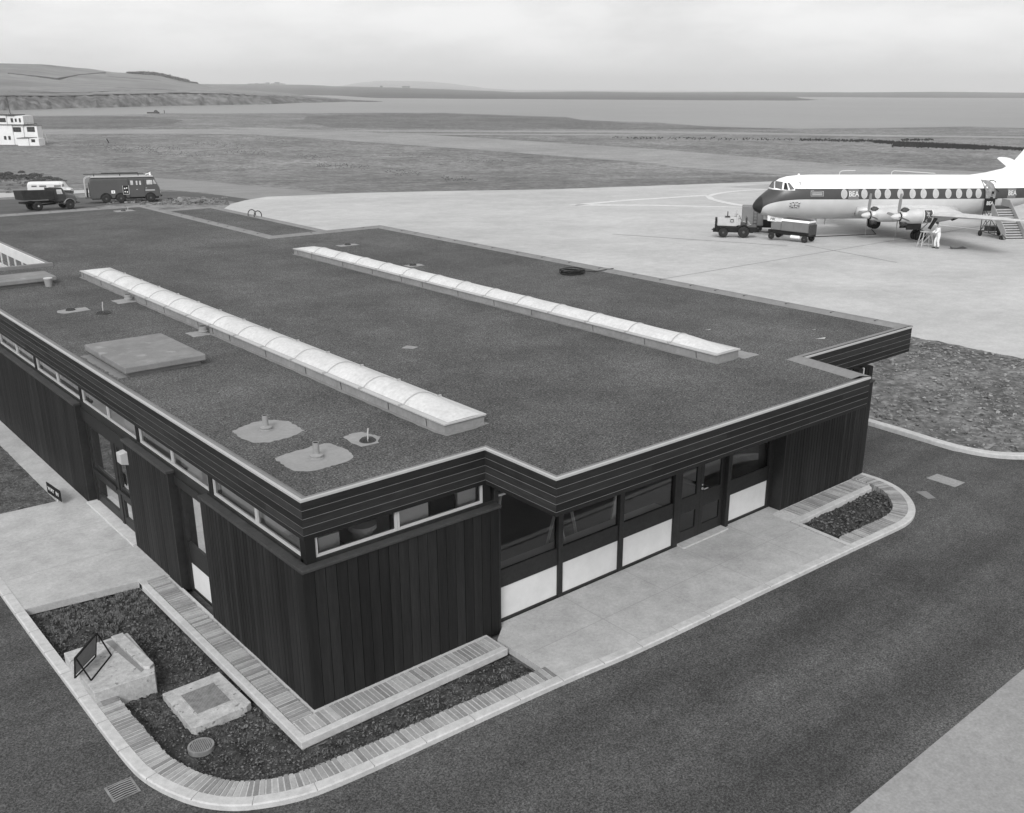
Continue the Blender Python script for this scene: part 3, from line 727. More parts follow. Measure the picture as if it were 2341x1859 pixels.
# ---- rooflights
def rooflight(x0, x1, y0, y1, n):
    w = x1 - x0; r = empty('rooflight', (0, 0, 0)); r.parent = TB
    
    q = MB()
    for (xa, xb, ya, yb) in ((x0 + .02, x0 + .1, y0 + .02, y1 - .02), (x1 - .1, x1 - .02, y0 + .02, y1 - .02), (x0 + .1, x1 - .1, y0 + .02, y0 + .12), (x0 + .1, x1 - .1, y1 - .12, y1 - .02)): q.box(xa, xb, ya, yb, 3.655, 3.842)
    q.build('curb', M['curb'], r)
    q = MB()
    for (xa, xb, ya, yb) in ((x0 - .012, x0 + .12, y0 - .012, y1 + .012), (x1 - .12, x1 + .012, y0 - .012, y1 + .012), (x0 + .12, x1 - .12, y0 - .012, y0 + .1), (x0 + .12, x1 - .12, y1 - .1, y1 + .012)): q.box(xa, xb, ya, yb, 3.845, 3.872)
    q.build('flange', M['wframe'], r)
    q = MB(); s_ = y0 + .6; rq = random.Random(int(x0))
    while s_ < y1: q.obox((x0 + .015, s_, 3.745), (.006, 0, 0), (0, .006, .004), (0, .012, .07)); s_ += rq.uniform(.9, 2.6)
    q.build('felt_lap', M['metal_dark'], r)
    q = MB(); rnd = random.Random(int(x0 * 10)); pts = []
    def edge(ax, ay, bx, by, nx, ny):
        L_ = math.hypot(bx - ax, by - ay); k = int(L_ / .25)
        for i in range(k): t = i / k; d = .06 + rnd.uniform(-.015, .02); pts.append((ax + (bx - ax) * t + nx * d, ay + (by - ay) * t + ny * d))
    edge(x0, y0, x1, y0, 0, -1); edge(x1, y0, x1, y1, 1, 0); edge(x1, y1, x0, y1, 0, 1); edge(x0, y1, x0, y0, -1, 0)
    q.prism(pts, 3.655, 3.666); q.build('flashing', M['felt'], r)
    q = MB(); a0, a1 = x0 + .10, x1 - .10; step = (y1 - y0) / n; arc = 12
    def sec(y, h):
        h = max(h, .004)
        return [(a0 + (a1 - a0) * k / arc, y, 3.876 + h * math.sin(PI * k / arc) ** .8) for k in range(arc + 1)]
    Hh = .16; rings = []
    ys = []
    for k in range(n):
        for j in range(6): ys.append(y0 + .03 + (y1 - y0 - .06) * (k + j / 6) / n)
    ys.append(y1 - .03)
    for y in ys:
        d = min(y - y0, y1 - y) / step; h = Hh * min(1, math.sin(min(d, 1) * PI / 2))
        ph = ((y - y0) / step) % 1; h *= 1 - .05 * math.sin(PI * ph) if 0 < d < 99 else 1
        rings.append(sec(y, h))
    q.loft(rings, closed=False, caps=False); q.build('dome', M['dome'], r, smooth=True)
    for k in range(1, n):
        q = MB(); y = y0 + k * step
        A = [(p[0], p[1], p[2] + .004) for p in sec(y, Hh)]
        q.tube(A, .016, 5); q.box(x0 - .025, x0 + .05, y - .025, y + .025, 3.86, 3.90); q.box(x1 - .05, x1 + .025, y - .025, y + .025, 3.86, 3.90)
        q.build('rib', M['domerib'], r)
    return r
rooflight(3.54, 4.50, 1.15, 21.75, 14)
rooflight(11.29, 12.18, 1.12, 21.65, 14)
# ---- hatches / vents on the roof
def hatch(x0, x1, y0, y1, top, th, name='roof_hatch'):
    h = empty(name, (0, 0, 0)); h.parent = TB
    q = MB(); q.box(x0 + .1, x1 - .1, y0 + .1, y1 - .1, 3.655, top - th + .01); q.build('curb', M['felt'], h)
    q = MB(); q.box(x0, x1, y0, y1, top - th, top); q.build('lid', hatchm, h, bevel=.025)
    q = MB()
    rq = random.Random(int(y0)); pts = [(x0 + .08, y0 + .1)] + [(x0 - .13 + rq.uniform(-.035, .03), y0 + .1 + (y1 - y0 - .2) * k / 22) for k in range(23)] + [(x0 + .08, y1 - .1)]
    q.prism(pts, 3.656, 3.668); q.build('flashing', M['felt'], h)
hatchm = spots(mat('hatch_felt', .20, .8, [(.9, .14, 4), (3, .12, 4), (40, .08)], (20, .2, .003), .3), 2.6, .60, .27, .12)
hatch(.40, 2.23, 8.62, 11.30, 3.905, .15)
hatch(.35, 2.60, 21.05, 22.35, 3.90, .14)
b_ = empty('bucket', (2.25, 20.72, 3.66), label='small light rimmed bucket on the roof beside the far left hatch', cat='bucket')
q = MB(); q.lathe((0, 0, 0), (0, 0, 1), [(0, .10), (.25, .125), (.25, .115), (.02, .09)], 20); q.build('pail', M['felt_light'], b_, smooth='auto')
q = MB(); q.lathe((0, 0, .245), (0, 0, 1), [(0, .125), (.0, .133), (.025, .133), (.025, .122)], 20); q.build('rim', M['lightmetal'], b_, smooth='auto')
# sunken courtyard: far wall with white fascia and lights
x0, y0, x1, y1 = .8, 24.7, 3.28, 32.4
q = MB(); q.box(x1, x1 + .05, y0, y1, 3.38, 3.74); q.box(x0, x1, y1, y1 + .05, 3.38, 3.74); q.box(x1, x1 + .05, y0, y1, 2.78, 2.9)
for k in range(8): q.box(x1, x1 + .05, y0 + .15 + k * 1.02, y0 + .25 + k * 1.02, 2.9, 3.38)
q.build('courtyard_window', M['white'], TB)
q = MB(); q.quad((x1 + .04, y0, 2.9), (x1 + .04, y0, 3.38), (x1 + .04, y1, 3.38), (x1 + .04, y1, 2.9)); q.build('pane', M['glass_far'], TB)
q = MB(); q.box(x1 + .001, x1 + .1, y0, y1, .05, 2.78); q.box(x0, x1, y0 - .1, y0, .05, 3.655); q.box(x0 - .1, x0, y0, y1, .05, 3.655); q.box(x0, x1, y1, y1 + .1, .05, 3.37); q.build('courtyard_wall', M['interior'], TB)
q = MB(); q.box(x0 - .12, x1 + .2, y0 - .16, y0 + .01, 3.655, 3.78); q.box(x1 + .055, x1 + .2, y0 + .01, y1 + .1, 3.655, 3.735); q.build('courtyard_kerb', M['felt'], TB, bevel=.01)
q = MB(); q.box(x0, x1, y0, y1, 0, .04); q.build('courtyard_floor', M['yard'], TB)
# ---- felt patches, pipes, gullies
def patch(pts, z=3.667, m='felt_light', jag=.02, seed=1):
    rnd = random.Random(seed); out = []
    for i in range(len(pts)):
        a, b = pts[i], pts[(i + 1) % len(pts)]; L_ = math.hypot(b[0] - a[0], b[1] - a[1]); k = max(1, int(L_ / .06))
        for j in range(k): t = j / k; out.append((a[0] + (b[0] - a[0]) * t + rnd.uniform(-jag, jag), a[1] + (b[1] - a[1]) * t + rnd.uniform(-jag, jag)))
    q = MB(); q.prism(out, 3.656, z); return q.build('felt_patch', M[m], TB)
patch([(.68, 3.86), (.98, 4.02), (1.27, 4.08), (1.55, 3.98), (1.72, 3.72), (1.7, 3.05), (1.5, 2.93), (1.29, 2.88), (.90, 2.87), (.66, 3.05), (.62, 3.5)])
patch([(.60, 2.06), (.85, 2.14), (1.13, 2.15), (1.5, 2.2), (1.69, 2.14), (1.78, 1.61), (1.68, 1.25), (1.44, 1.12), (.81, 1.12), (.60, 1.30), (.58, 1.7)], seed=2)
patch([(2.07, 2.25), (2.3, 2.33), (2.46, 2.27), (2.59, 1.84), (2.38, 1.59), (2.05, 1.60), (2.0, 1.9)], seed=3)
patch([(1.28, 16.5), (1.35, 16.78), (2.1, 16.75), (2.1, 16.3), (1.95, 16.27), (1.4, 16.24)], seed=4)
patch([(13.6, 22.05), (13.6, 22.5), (14.45, 22.45), (14.45, 22.1)], seed=5)
patch([(13.1, 16.4), (13.1, 16.85), (13.75, 16.8), (13.7, 16.4)], seed=6)
patch([(10.7, 39.1), (10.7, 39.8), (11.6, 39.8), (11.6, 39.1)], seed=7)
patch([(3.0, 16.6), (3.0, 17.2), (3.5, 17.2), (3.5, 16.6)], seed=8); patch([(3.05, 11.3), (3.05, 11.85), (3.5, 11.85), (3.5, 11.3)], seed=9)
patch([(12.15, .95), (12.15, 1.9), (12.65, 1.8), (12.75, .95)], seed=10)
def vent(x, y, h=.29, r=.055):
    q = MB(); q.lathe((x, y, 3.66), (0, 0, 1), [(0, .135), (.012, .14), (.02, .115), (.045, .1), (.05, .12), (.07, .12), (.085, r + .012), (.09, r), (h, r), (h, r - .008), (h - .02, r - .008)], 24)
    v = q.build('vent_pipe', M['felt_light'], TB, smooth='auto')
    q = MB(); q.cyl((x, y, 3.66 + h - .018), (x, y, 3.66 + h - .006), r - .009, r - .009, 20); q.build('bore', M['black'], v)  # black disc painted in for the shade down the pipe
    return v
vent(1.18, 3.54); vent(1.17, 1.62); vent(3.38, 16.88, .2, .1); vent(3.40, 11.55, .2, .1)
def gully(x, y, r=.15):
    q = MB(); n = 16
    for k in range(n):
        a = 2 * PI * k / n; q.tube([(x + r * math.cos(a), y + r * math.sin(a), 3.665), (x + r * .7 * math.cos(a), y + r * .7 * math.sin(a), 3.71), (x, y, 3.73)], .008, 4)
    q.cyl((x, y, 3.662), (x, y, 3.675), r * 1.02, r * 1.02, 24)
    return q.build('roof_gully', M['metal_dark'], TB)
gully(2.30, 1.80); gully(2.24, 15.6, .2); gully(1.66, 16.6, .13); gully(14.06, 22.33, .13); gully(13.37, 16.64, .13); gully(11.1, 39.4, .12)
for x, y, h in ((2.27, 1.74, .26), (2.24, 15.62, .32), (11.4, 39.6, .15)):
    q = MB(); q.tube([(x, y, 3.66), (x, y, 3.66 + h * .6), (x + .015, y, 3.66 + h)], .014, 6); q.build('marker_rod', M['trim'], TB)
# loose things on the roof
q = MB(); rnd = random.Random(4)
for k in range(7):
    pts = []; rr = .42 + rnd.uniform(-.05, .05); ox, oy = rnd.uniform(-.05, .05), rnd.uniform(-.05, .05); zz = 3.68 + k * .02
    for j in range(25): a = 2 * PI * j / 24; pts.append((16.7 + ox + rr * math.cos(a), 11.83 + oy + rr * math.sin(a) * .9, zz + .01 * math.sin(3 * a + k)))
    q.tube(pts, .015, 5)
q.tube([(17.1, 11.8, 3.72), (17.5, 11.5, 3.69), (17.95, 11.3, 3.75), (18.1, 11.2, 3.77)], .015, 5)
tag(q.build('cable_coil', M['rubber']), 'coil of black cable lying on the right of the roof near its edge', 'coil')
q = MB(); q.add([(6.45, 6.98, 3.667), (6.62, 6.7, 3.675), (6.86, 6.82, 3.667), (6.68, 7.06, 3.685)], [(0, 1, 2, 3)]); tag(q.build('paper', M['curb']), 'single pale scrap of paper on the roof between the two rooflights', 'paper')
for i, (x, y, s, lab) in enumerate(((15.3, .9, .17, 'pale triangular offcut on the roof near its right front step'), (16.0, 1.6, .08, 'small pale scrap on the roof near its far right corner'), (13.8, 3.4, .1, 'small pale scrap on the roof right of the second rooflight'))):
    q = MB(); q.add([(x - s, y + s * .5, 3.666), (x + s * .2, y - s * .4, 3.675), (x + s, y, 3.668)], [(0, 1, 2)]); tag(q.build('offcut', M['interior_white']), lab, 'scrap')

jm = mat('paving_joint', .29, .9)
q = MB()
for x in (5.5, 7.25, 9.0, 10.7): q.quad((x, -2.2, .0845), (x + .012, -2.2, .0845), (x + .012, -.0, .0845), (x, -.0, .0845))
q.quad((3.6, -1.15, .0845), (12, -1.15, .0845), (12, -1.138, .0845), (3.6, -1.138, .0845))
for y in (7.9, 9.6): q.quad((-2.8, y, .0975), (-.1, y, .0975), (-.1, y + .012, .0975), (-2.8, y + .012, .0975))
struct(q.build('paving_joint', jm))
# ------------------------------------------------------------------ pavements, kerbs, beds
sz = .10
def slab(name, pts, z1, m, z0=-.05, bevel=0):
    q = MB(); q.prism(pts, z0, z1); return struct(q.build(name, m, bevel=bevel))
slab('pavement', [(-2.82, 6.42), (-.7, 6.12), (-.7, 5.95), (-.05, 5.95), (-.05, 7.8), (.1, 7.8), (.1, 10.96), (-.1, 10.96), (-.2, 10.96), (-.68, 11.55), (-2.2, 11.62), (-2.5, 40), (-2.82, 40)], .095, M['concrete'])
q = MB()
slab('pavement', [(3.50, -2.03), (5.1, -2.17), (8, -2.27), (11.88, -2.43), (12.03, -.30), (12.36, -.26), (12.36, .03), (3.86, .03), (3.86, -.1), (3.50, -.4)], .082, M['concrete'])
slab('path_strip', [(-.69, 11.3), (-.13, 10.96), (-.13, 40), (-.66, 40)], .088, M['brick'] if 0 else M['concrete'])
slab('soil_bed', [(-2.4, 11.7), (-.68, 11.6), (-.66, 40), (-2.4, 40)], .05, M['soil2'])
def offset_path(path, d):
    out = []
    for i, p in enumerate(path):
        a = Vector(path[max(i - 1, 0)]); b = Vector(path[min(i + 1, len(path) - 1)]); e = (b - a).normalized(); n = Vector((-e.y, e.x))
        out.append((p[0] + n.x * d, p[1] + n.y * d))
    return out
def smooth_path(pts, it=3):
    for _ in range(it):
        o = [pts[0]]
        for a, b in zip(pts, pts[1:]):
            o.append((a[0] * .75 + b[0] * .25, a[1] * .75 + b[1] * .25)); o.append((a[0] * .25 + b[0] * .75, a[1] * .25 + b[1] * .75))
        o.append(pts[-1]); pts = o
    return pts
def sweep(name, path, w, z0, z1, m, cham=.02, side=1):
    """kerb of width w to the left (side=1) of the path"""
    A = path; B = offset_path(path, w * side); A1 = offset_path(path, cham * side)
    rings = []
    for a, a1, b in zip(A, A1, B):
        rings.append([(a[0], a[1], z0), (a[0], a[1], z1 - cham), (a1[0], a1[1], z1), (b[0], b[1], z1), (b[0], b[1], z0)])
    q = MB(); q.loft(rings); return struct(q.build(name, m, smooth=False))
def resample(path, step):
    out = [path[0]]; acc = 0; 
    for a, b in zip(path, path[1:]):
        L_ = math.hypot(b[0] - a[0], b[1] - a[1]); pos = step - acc
        while pos <= L_: t = pos / L_; out.append((a[0] + (b[0] - a[0]) * t, a[1] + (b[1] - a[1]) * t)); pos += step
        acc = (acc + L_) % step
    return out
kp = smooth_path([(-2.95, 30), (-2.95, 12), (-2.97, 6), (-2.94, 3), (-2.93, .9), (-2.86, -.15), (-2.35, -1.3), (-1.45, -1.84), (-.6, -1.98), (1.5, -2.07), (3.78, -2.2), (5.1, -2.35), (8, -2.45), (11.88, -2.6)], 3)
sweep('kerb', kp, .175, -.1, .105, M['kerb'])
def kerb_joints(path, w):
    q = MB(); P = resample(path, .915)
    for i in range(1, len(P) - 1):
        a_, b_ = Vector(P[i - 1]), Vector(P[i + 1]); e_ = (b_ - a_).normalized(); n_ = Vector((-e_.y, e_.x)); p_ = Vector(P[i]) + n_ * (w / 2 + .002)
        q.obox((p_.x, p_.y, .055), (e_.x * .004, e_.y * .004, 0), (n_.x * (w / 2 + .001), n_.y * (w / 2 + .001), 0), (0, 0, .0515))
    return struct(q.build('kerb_joint', jm2))
jm2 = mat('kerb_joint', .22, .9)
kerb_joints([p for p in kp if p[1] < 14], .175)
# brick-on-edge inside the kerb
def bricks(name, path, w, z1, side=1, gap=.024, bw=.092, m=None, lab=None, cat=None, seed=1, z0=-.22):
    rnd = random.Random(seed); P = resample(path, bw); B = offset_path(P, w * side); q = MB()
    for i in range(len(P) - 1):
        a, b, c, d = Vector(P[i]), Vector(P[i + 1]), Vector(B[i + 1]), Vector(B[i])
        ga = gap / 2 / bw; 
        a2, b2 = a.lerp(b, ga), b.lerp(a, ga); d2, c2 = d.lerp(c, ga), c.lerp(d, ga)
        ex = rnd.uniform(-.012, .012); n = (d - a).normalized(); c2 += n * ex; d2 += n * ex
        zz = z1 + rnd.uniform(-.006, .004); t = rnd.uniform(-.003, .003)
        vs = [(a2.x, a2.y, z0), (b2.x, b2.y, z0), (c2.x, c2.y, z0), (d2.x, d2.y, z0), (a2.x, a2.y, zz), (b2.x, b2.y, zz), (c2.x, c2.y, zz + t), (d2.x, d2.y, zz + t)]
        q.add(vs, [(3, 2, 1, 0), (4, 5, 6, 7), (0, 1, 5, 4), (1, 2, 6, 5), (2, 3, 7, 6), (3, 0, 4, 7)] if side > 0 else [(0, 1, 2, 3), (7, 6, 5, 4), (4, 5, 1, 0), (5, 6, 2, 1), (6, 7, 3, 2), (7, 4, 0, 3)])
    e = q.build(name, M['brick'])
    q = MB(); C0 = offset_path(P, .003 * side); C1 = offset_path(P, (w - .012) * side)
    q.loft([[(a[0], a[1], z0), (a[0], a[1], z1 - .009), (b[0], b[1], z1 - .009), (b[0], b[1], z0)] for a, b in zip(C0, C1)])
    q.build('mortar_bed', M['mortar'], e)
    tag(e, lab, cat)
    return e
inner = [p for p in offset_path(kp, .178) if p[1] < 2.62 and p[0] < 3.75]
bricks('brick_edging', inner, .335, .112, 1, lab='curved brick edging round the near corner flower bed inside the kerb', cat='brick edging', seed=11)
wl = [(-.56, 6.1), (-.56, -.62), ]; 
bricks('brick_edging', [(-.56, 6.05), (-.56, -.25)], .37, .10, 1, lab='straight brick strip along the foot of the left timber wall', cat='brick edging', seed=12)
bricks('brick_edging', [(-.55, -.62), (3.42, -.62)], .4, .10, 1, lab='straight brick strip along the foot of the front timber block', cat='brick edging', seed=13)
slab('bed_kerb', [(-.70, 6.1), (-.565, 6.1), (-.565, -.625), (3.45, -.625), (3.45, -.77), (-.70, -.77)], .092, M['kerb'], bevel=.015)
slab('paving_base', [(-.56, -.62), (3.46, -.62), (3.46, .2), (3.8, .2), (-.1, .2), (-.1, 6.0), (-.56, 6.0)], .07, M['mortar'])
# right-hand planter
kr = smooth_path([(11.9, -2.6), (13.2, -2.66), (14.2, -2.7), (15.0, -2.42), (15.75, -1.75), (16.1, -1.0), (16.1, -.2)], 3)
sweep('kerb', kr, .17, -.1, .10, M['kerb'])
ir = [p for p in offset_path(kr, .173) if p[0] > 12.1 or p[1] > -2]
bricks('brick_edging', ir, .36, .105, 1, lab='curved brick edging round the right planter by the timber wall', cat='brick edging', seed=14)
bricks('brick_edging', [(12.45, -.80), (15.5, -.80)], .47, .10, 1, lab='straight brick strip along the foot of the right timber wall', cat='brick edging', seed=15)
slab('bed_kerb', [(12.04, -.98), (15.35, -.98), (15.5, -.8), (12.04, -.8)], .092, M['kerb'], bevel=.012)
slab('paving_base', [(12.0, -.805), (15.6, -.805), (16.0, -.2), (12.04, -.2)], .07, M['mortar'])
slab('bed_kerb', [(11.93, -2.46), (12.05, -2.46), (12.14, -.985), (12.03, -.985)], .086, M['kerb'])
fpath = [(-45, -7.2), (60, -7.2), (60, -4.5), (25.5, -4.05), (22.3, -3.45), (20.9, -2.75), (20.1, -1.9), (19.78, -.9), (19.85, .5), (20, 3), (20, 32.9), (16.0, 32.9), (16.0, -.2)]
fpath += [p for p in offset_path(kr, .05)][::-1][1:] + [p for p in offset_path(kp, .05) if p[1] < 29][::-1][1:] + [(-2.9, 32.9), (-45, 32.9)]
sheet('forecourt', fpath, .006, M['asphalt'], px=False)
sheet('forecourt', [(-45, 32.9), (20, 32.9), (20, 48), (-45, 48)], .006, M['asphalt'], px=False)
# far kerb sweeping round the rubble ground
kf = smooth_path([(19.95, 12), (20.0, 3), (19.95, .9), (19.75, -.9), (20.1, -2.1), (21.2, -3.0), (23.5, -3.7), (27, -4.15), (60, -4.6)], 3)
sweep('kerb', kf, .24, -.1, .13, M['kerb'])

# soil beds: displaced clods
from mathutils import noise
def bed(name, poly, z, m, amp=.05, step=.045, seed=0, freq=5, kind='stuff', edge=0.0):
    xs = [p[0] for p in poly]; ys = [p[1] for p in poly]; q = MB()
    x0, x1, y0, y1 = min(xs), max(xs), min(ys), max(ys); nx = int((x1 - x0) / step) + 2; ny = int((y1 - y0) / step) + 2
    def inside(x, y):
        c = False; n = len(poly)
        for i in range(n):
            a, b = poly[i], poly[i - 1]
            if (a[1] > y) != (b[1] > y) and x < (b[0] - a[0]) * (y - a[1]) / (b[1] - a[1]) + a[0]: c = not c
        return c
    idx = {}; vs = []
    def V(i, j):
        if (i, j) in idx: return idx[(i, j)]
        x, y = x0 + i * step, y0 + j * step
        p = Vector((x, y, seed)); h = noise.fractal(p * freq, 1.0, 2.0, 4) * amp + noise.noise(p * 1.1) * amp * .8 + max(0, noise.noise(p * freq * 2.3)) * amp * .9
        vs.append((x, y, z(x, y) + h if callable(z) else z + h)); idx[(i, j)] = len(vs) - 1; return idx[(i, j)]
    fs = []
    for i in range(nx):
        for j in range(ny):
            if inside(x0 + (i + .5) * step, y0 + (j + .5) * step): fs.append((V(i, j), V(i + 1, j), V(i + 1, j + 1), V(i, j + 1)))
    q.add(vs, fs); o = q.build(name, m, smooth=True); return tag(o, kind=kind)
bed('soil_bed', [(-2.80, 6.55), (-.68, 6.25), (-.68, -.75), (3.49, -.75), (3.47, -1.72), (2.0, -1.68), (-.9, -1.62), (-1.5, -1.32), (-1.96, -.9), (-2.24, -.38), (-2.42, .3), (-2.45, 2.5), (-2.80, 2.65)], -.09, M['soil'], .05, .04, 1, 5)
bed('soil_bed', [(12.12, -.97), (12.12, -2.08), (14.5, -2.12), (15.0, -1.8), (15.36, -1.3), (15.46, -.97)], -.02, M['soil'], .06, .035, 2, 6)
bed('soil_bed', [(-2.42, 11.75), (-.70, 11.65), (-.68, 19), (-2.42, 19)], .03, M['soil2'], .05, .05, 3, 5)
# rubble ground between kerb and apron
def zr(x, y): return .05
rub = [(20.22, 14), (20.2, 3), (20.18, .9), (19.98, -.8), (20.3, -1.95), (21.3, -2.8), (23.5, -3.5), (27, -3.93), (31.5, -4.1), (31.5, 14)]
bed('rubble_ground', rub, .03, M['rubble'], .03, .11, 5, 2.2)
sheet('rubble_margin', [(31.45, -4.1), (60, -4.45), (60, -70), (31.6, -70)], .006, M['grass'], px=False) if 0 else None
q = MB(); rnd = random.Random(9)
def stone(q, c, r, rnd):
    a = Vector((rnd.gauss(0, 1), rnd.gauss(0, 1), rnd.gauss(0, 1))).normalized(); b = a.orthogonal().normalized(); cc = a.cross(b)
    vs = []
    for d in (a, -a, b, -b, cc, -cc): v = d * r * rnd.uniform(.6, 1.25); vs.append(Vector(c) + Vector((v.x, v.y, v.z * .55)))
    q.add(vs, [(0, 2, 4), (2, 1, 4), (1, 3, 4), (3, 0, 4), (2, 0, 5), (1, 2, 5), (3, 1, 5), (0, 3, 5)])
def inp(poly, x, y):
    c = False; n = len(poly)
    for i in range(n):
        a, b = poly[i], poly[i - 1]
        if (a[1] > y) != (b[1] > y) and x < (b[0] - a[0]) * (y - a[1]) / (b[1] - a[1]) + a[0]: c = not c
    return c
k = 0
while k < 9000:
    x, y = rnd.uniform(20, 31.4), rnd.uniform(-4, 12)
    if inp(rub, x, y): 
        dens = noise.noise(Vector((x * .35, y * .35, 3)))
        if rnd.random() < .45 + dens: stone(q, (x, y, .06), rnd.choice([.02, .025, .03, .04, .05, .09]) * rnd.uniform(.7, 1.2), rnd)
        k += 1
stonem = mat('field_stone', .20, .9, [(8, .2)], None, .2, island=.5)
tag(q.build('rubble_stones', stonem), kind='stuff')
q = MB(); rnd = random.Random(19)
sb = [(-2.7, 6.3), (-.75, 6.1), (-.75, -.85), (3.4, -.85), (3.4, -1.6), (-.9, -1.5), (-1.9, -.8), (-2.3, .3), (-2.7, 2.7)]
k = 0
while k < 9000:
    x, y = rnd.uniform(-2.8, 3.5), rnd.uniform(-1.7, 6.4)
    if inp(sb, x, y): stone(q, (x, y, -.065), rnd.choice([.006, .008, .01, .014, .018, .028]), rnd); k += 1
k = 0
while k < 500:
    x, y = rnd.uniform(12.2, 15.3), rnd.uniform(-2.0, -1.05); stone(q, (x, y, .03), rnd.choice([.012, .02, .03, .045]), rnd); k += 1
clodm = mat('soil_clod', .095, .95, [(20, .3)], None, .1, island=.8)
tag(q.build('soil_clods', clodm), kind='stuff')
# tufts of weeds in the near bed
q = MB(); rnd = random.Random(23)
for k in range(5200):
    x, y = rnd.uniform(-2.7, -.75), 6.3 - abs(rnd.gauss(0, 1.6))
    if rnd.random() < .12: x, y = rnd.uniform(-1.6, 3.2), rnd.uniform(-1.5, -.9)
    if y < 2.2 and x < -.8 and rnd.random() < .5: x, y = rnd.uniform(-1.6, -.8), rnd.uniform(-.6, .6)
    if (-2.9 < x < -1.6 and 2.1 < y < 4.0) or (-1.9 < x < -.74 and .65 < y < 2.05): continue
    if noise.noise(Vector((x * 1.6, y * 1.6, 0))) < -.12 or noise.noise(Vector((x * 6, y * 6, 4))) < -.05: continue
    for j in range(5):
        a = rnd.uniform(0, 2 * PI); h = rnd.uniform(.008, .034); r = .008
        q.add([(x - r * math.sin(a), y + r * math.cos(a), -.08), (x + r * math.sin(a), y - r * math.cos(a), -.08), (x + math.cos(a) * h, y + math.sin(a) * h, h - .045)], [(0, 1, 2)])
weedm = mat('weeds', .19, .9, [(9, .3)], None, .1, island=.4)
tag(q.build('weeds', weedm), kind='stuff')

# concrete block, manhole, gratings
e = empty('concrete_block', (0, 0, 0), label='rough raised concrete block behind the left kerb carrying the folded frame sign', cat='concrete block')
q = MB(); q.prism([(-2.77, 2.33), (-1.80, 2.26), (-1.70, 2.55), (-1.68, 3.88), (-2.77, 3.92)], -.2, .31); q.build('base', M['rawconc'], e, bevel=.012)
q = MB(); q.prism([(-1.98, 3.86), (-1.78, 3.86), (-1.72, 2.5), (-1.82, 2.42), (-1.90, 2.5)], .305, .36); q.build('upstand', M['rawconc'], e, bevel=.012)
q = MB(); q.prism([(-2.10, 3.80), (-1.985, 3.80), (-1.905, 2.48), (-1.96, 2.44)], .311, .316); q.build('channel', M['felt'], e)
e.location = (0, 0, 0)
e = empty('manhole', (0, 0, -.05), label='square chequered manhole cover in a rough concrete slab in the near flower bed', cat='manhole')
q = MB(); rnd = random.Random(3); base = [(-1.81, 1.99), (-.81, 1.99), (-.79, .80), (-.90, .73), (-1.2, .745), (-1.45, .72), (-1.76, .74), (-1.82, .80)]
q.prism(base, -.12, .095); q.build('slab', M['rawconc'], e, bevel=.005)
q = MB(); q.box(-1.63, -1.0, 1.02, 1.75, .09, .104); q.build('frame', M['rawconc'], e)
q = MB(); q.box(-1.60, -1.03, 1.05, 1.72, .10, .110)
for i in range(16):
    for j in range(19):
        cx, cy = -1.585 + i * .036, 1.07 + j * .035
        if (i + j) % 2 == 0: q.obox((cx, cy, .112), (.013, .006, 0), (-.004, .008, 0), (0, 0, .003))
q.build('cover', M['metal_mid'], e)
e = empty('drain_grate', (-1.87, .28, -.03), label='round slotted drain grate in the soil by the curved brick edging', cat='drain')
q = MB(); q.lathe((0, 0, 0), (0, 0, 1), [(-.02, .2), (.055, .2), (.055, .165), (.03, .165)], 28); q.build('ring', M['metal_mid'], e, smooth='auto')
q = MB()
for k in range(-5, 6):
    w_ = math.sqrt(max(.16 ** 2 - (k * .028) ** 2, 0)); q.box(-w_, w_, k * .028 - .007, k * .028 + .007, .03, .05)
q.build('bar', M['curb'], e, rz=.9)
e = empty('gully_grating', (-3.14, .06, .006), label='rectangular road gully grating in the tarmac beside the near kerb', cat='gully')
q = MB(); q.box(-.2, -.17, -.2, .2, .0, .012); q.box(.16, .19, -.2, .2, .0, .012); q.box(-.17, .16, .18, .2, 0, .012); q.box(-.17, .16, -.2, -.18, 0, .012); q.build('frame', M['metal_mid'], e)
q = MB(); q.box(-.169, .159, -.18, .18, .001, .006); q.build('pit', M['black'], e)  # flat black plate; the dark below the bars is put into its colour
q = MB()
for k in range(7): y = -.165 + k * .05; q.loft([[(-.17, y, .005), (-.17, y + .017, .005), (-.17, y + .017, .016), (-.17, y, .016)], [(0, y + .014, .005), (0, y + .031, .005), (0, y + .031, .016), (0, y + .014, .016)], [(.16, y, .005), (.16, y + .017, .005), (.16, y + .017, .016), (.16, y, .016)]])
q.build('bar', M['curb'], e)
q = MB(); q.box(-2.70, -2.44, 2.17, 2.42, .112, .122); tag(q.build('meter_cover', M['metal_mid'], bevel=.004), 'small dark cover let into the brick edging beside the concrete block', 'cover')
# folded A-frame sign
e = empty('frame_sign', (0, 0, 0), label='folding black A-frame sign with one dark panel standing on the concrete block', cat='frame sign')
A1, A2, B1, B2 = Vector((-2.87, 2.97, .32)), Vector((-2.39, 3.42, .32)), Vector((-2.69, 2.72, .32)), Vector((-2.17, 3.29, .32))
T1, T2 = Vector((-2.865, 2.77, .80)), Vector((-2.34, 3.34, .80))
q = MB(); q.tube([A1, A2, T2, T1, A1], .014, 6); q.build('frame', M['black'], e)
q = MB(); q.tube([B1, B2, T2 + Vector((.012, -.012, 0)), T1 + Vector((.012, -.012, 0)), B1], .014, 6); q.build('frame', M['black'], e)
q = MB(); l = .12
c0, c1, c2, c3 = A1.lerp(T1, .12), A2.lerp(T2, .12), A2.lerp(T2, .97), A1.lerp(T1, .97); nn = (c1 - c0).cross(c3 - c0).normalized() * .004
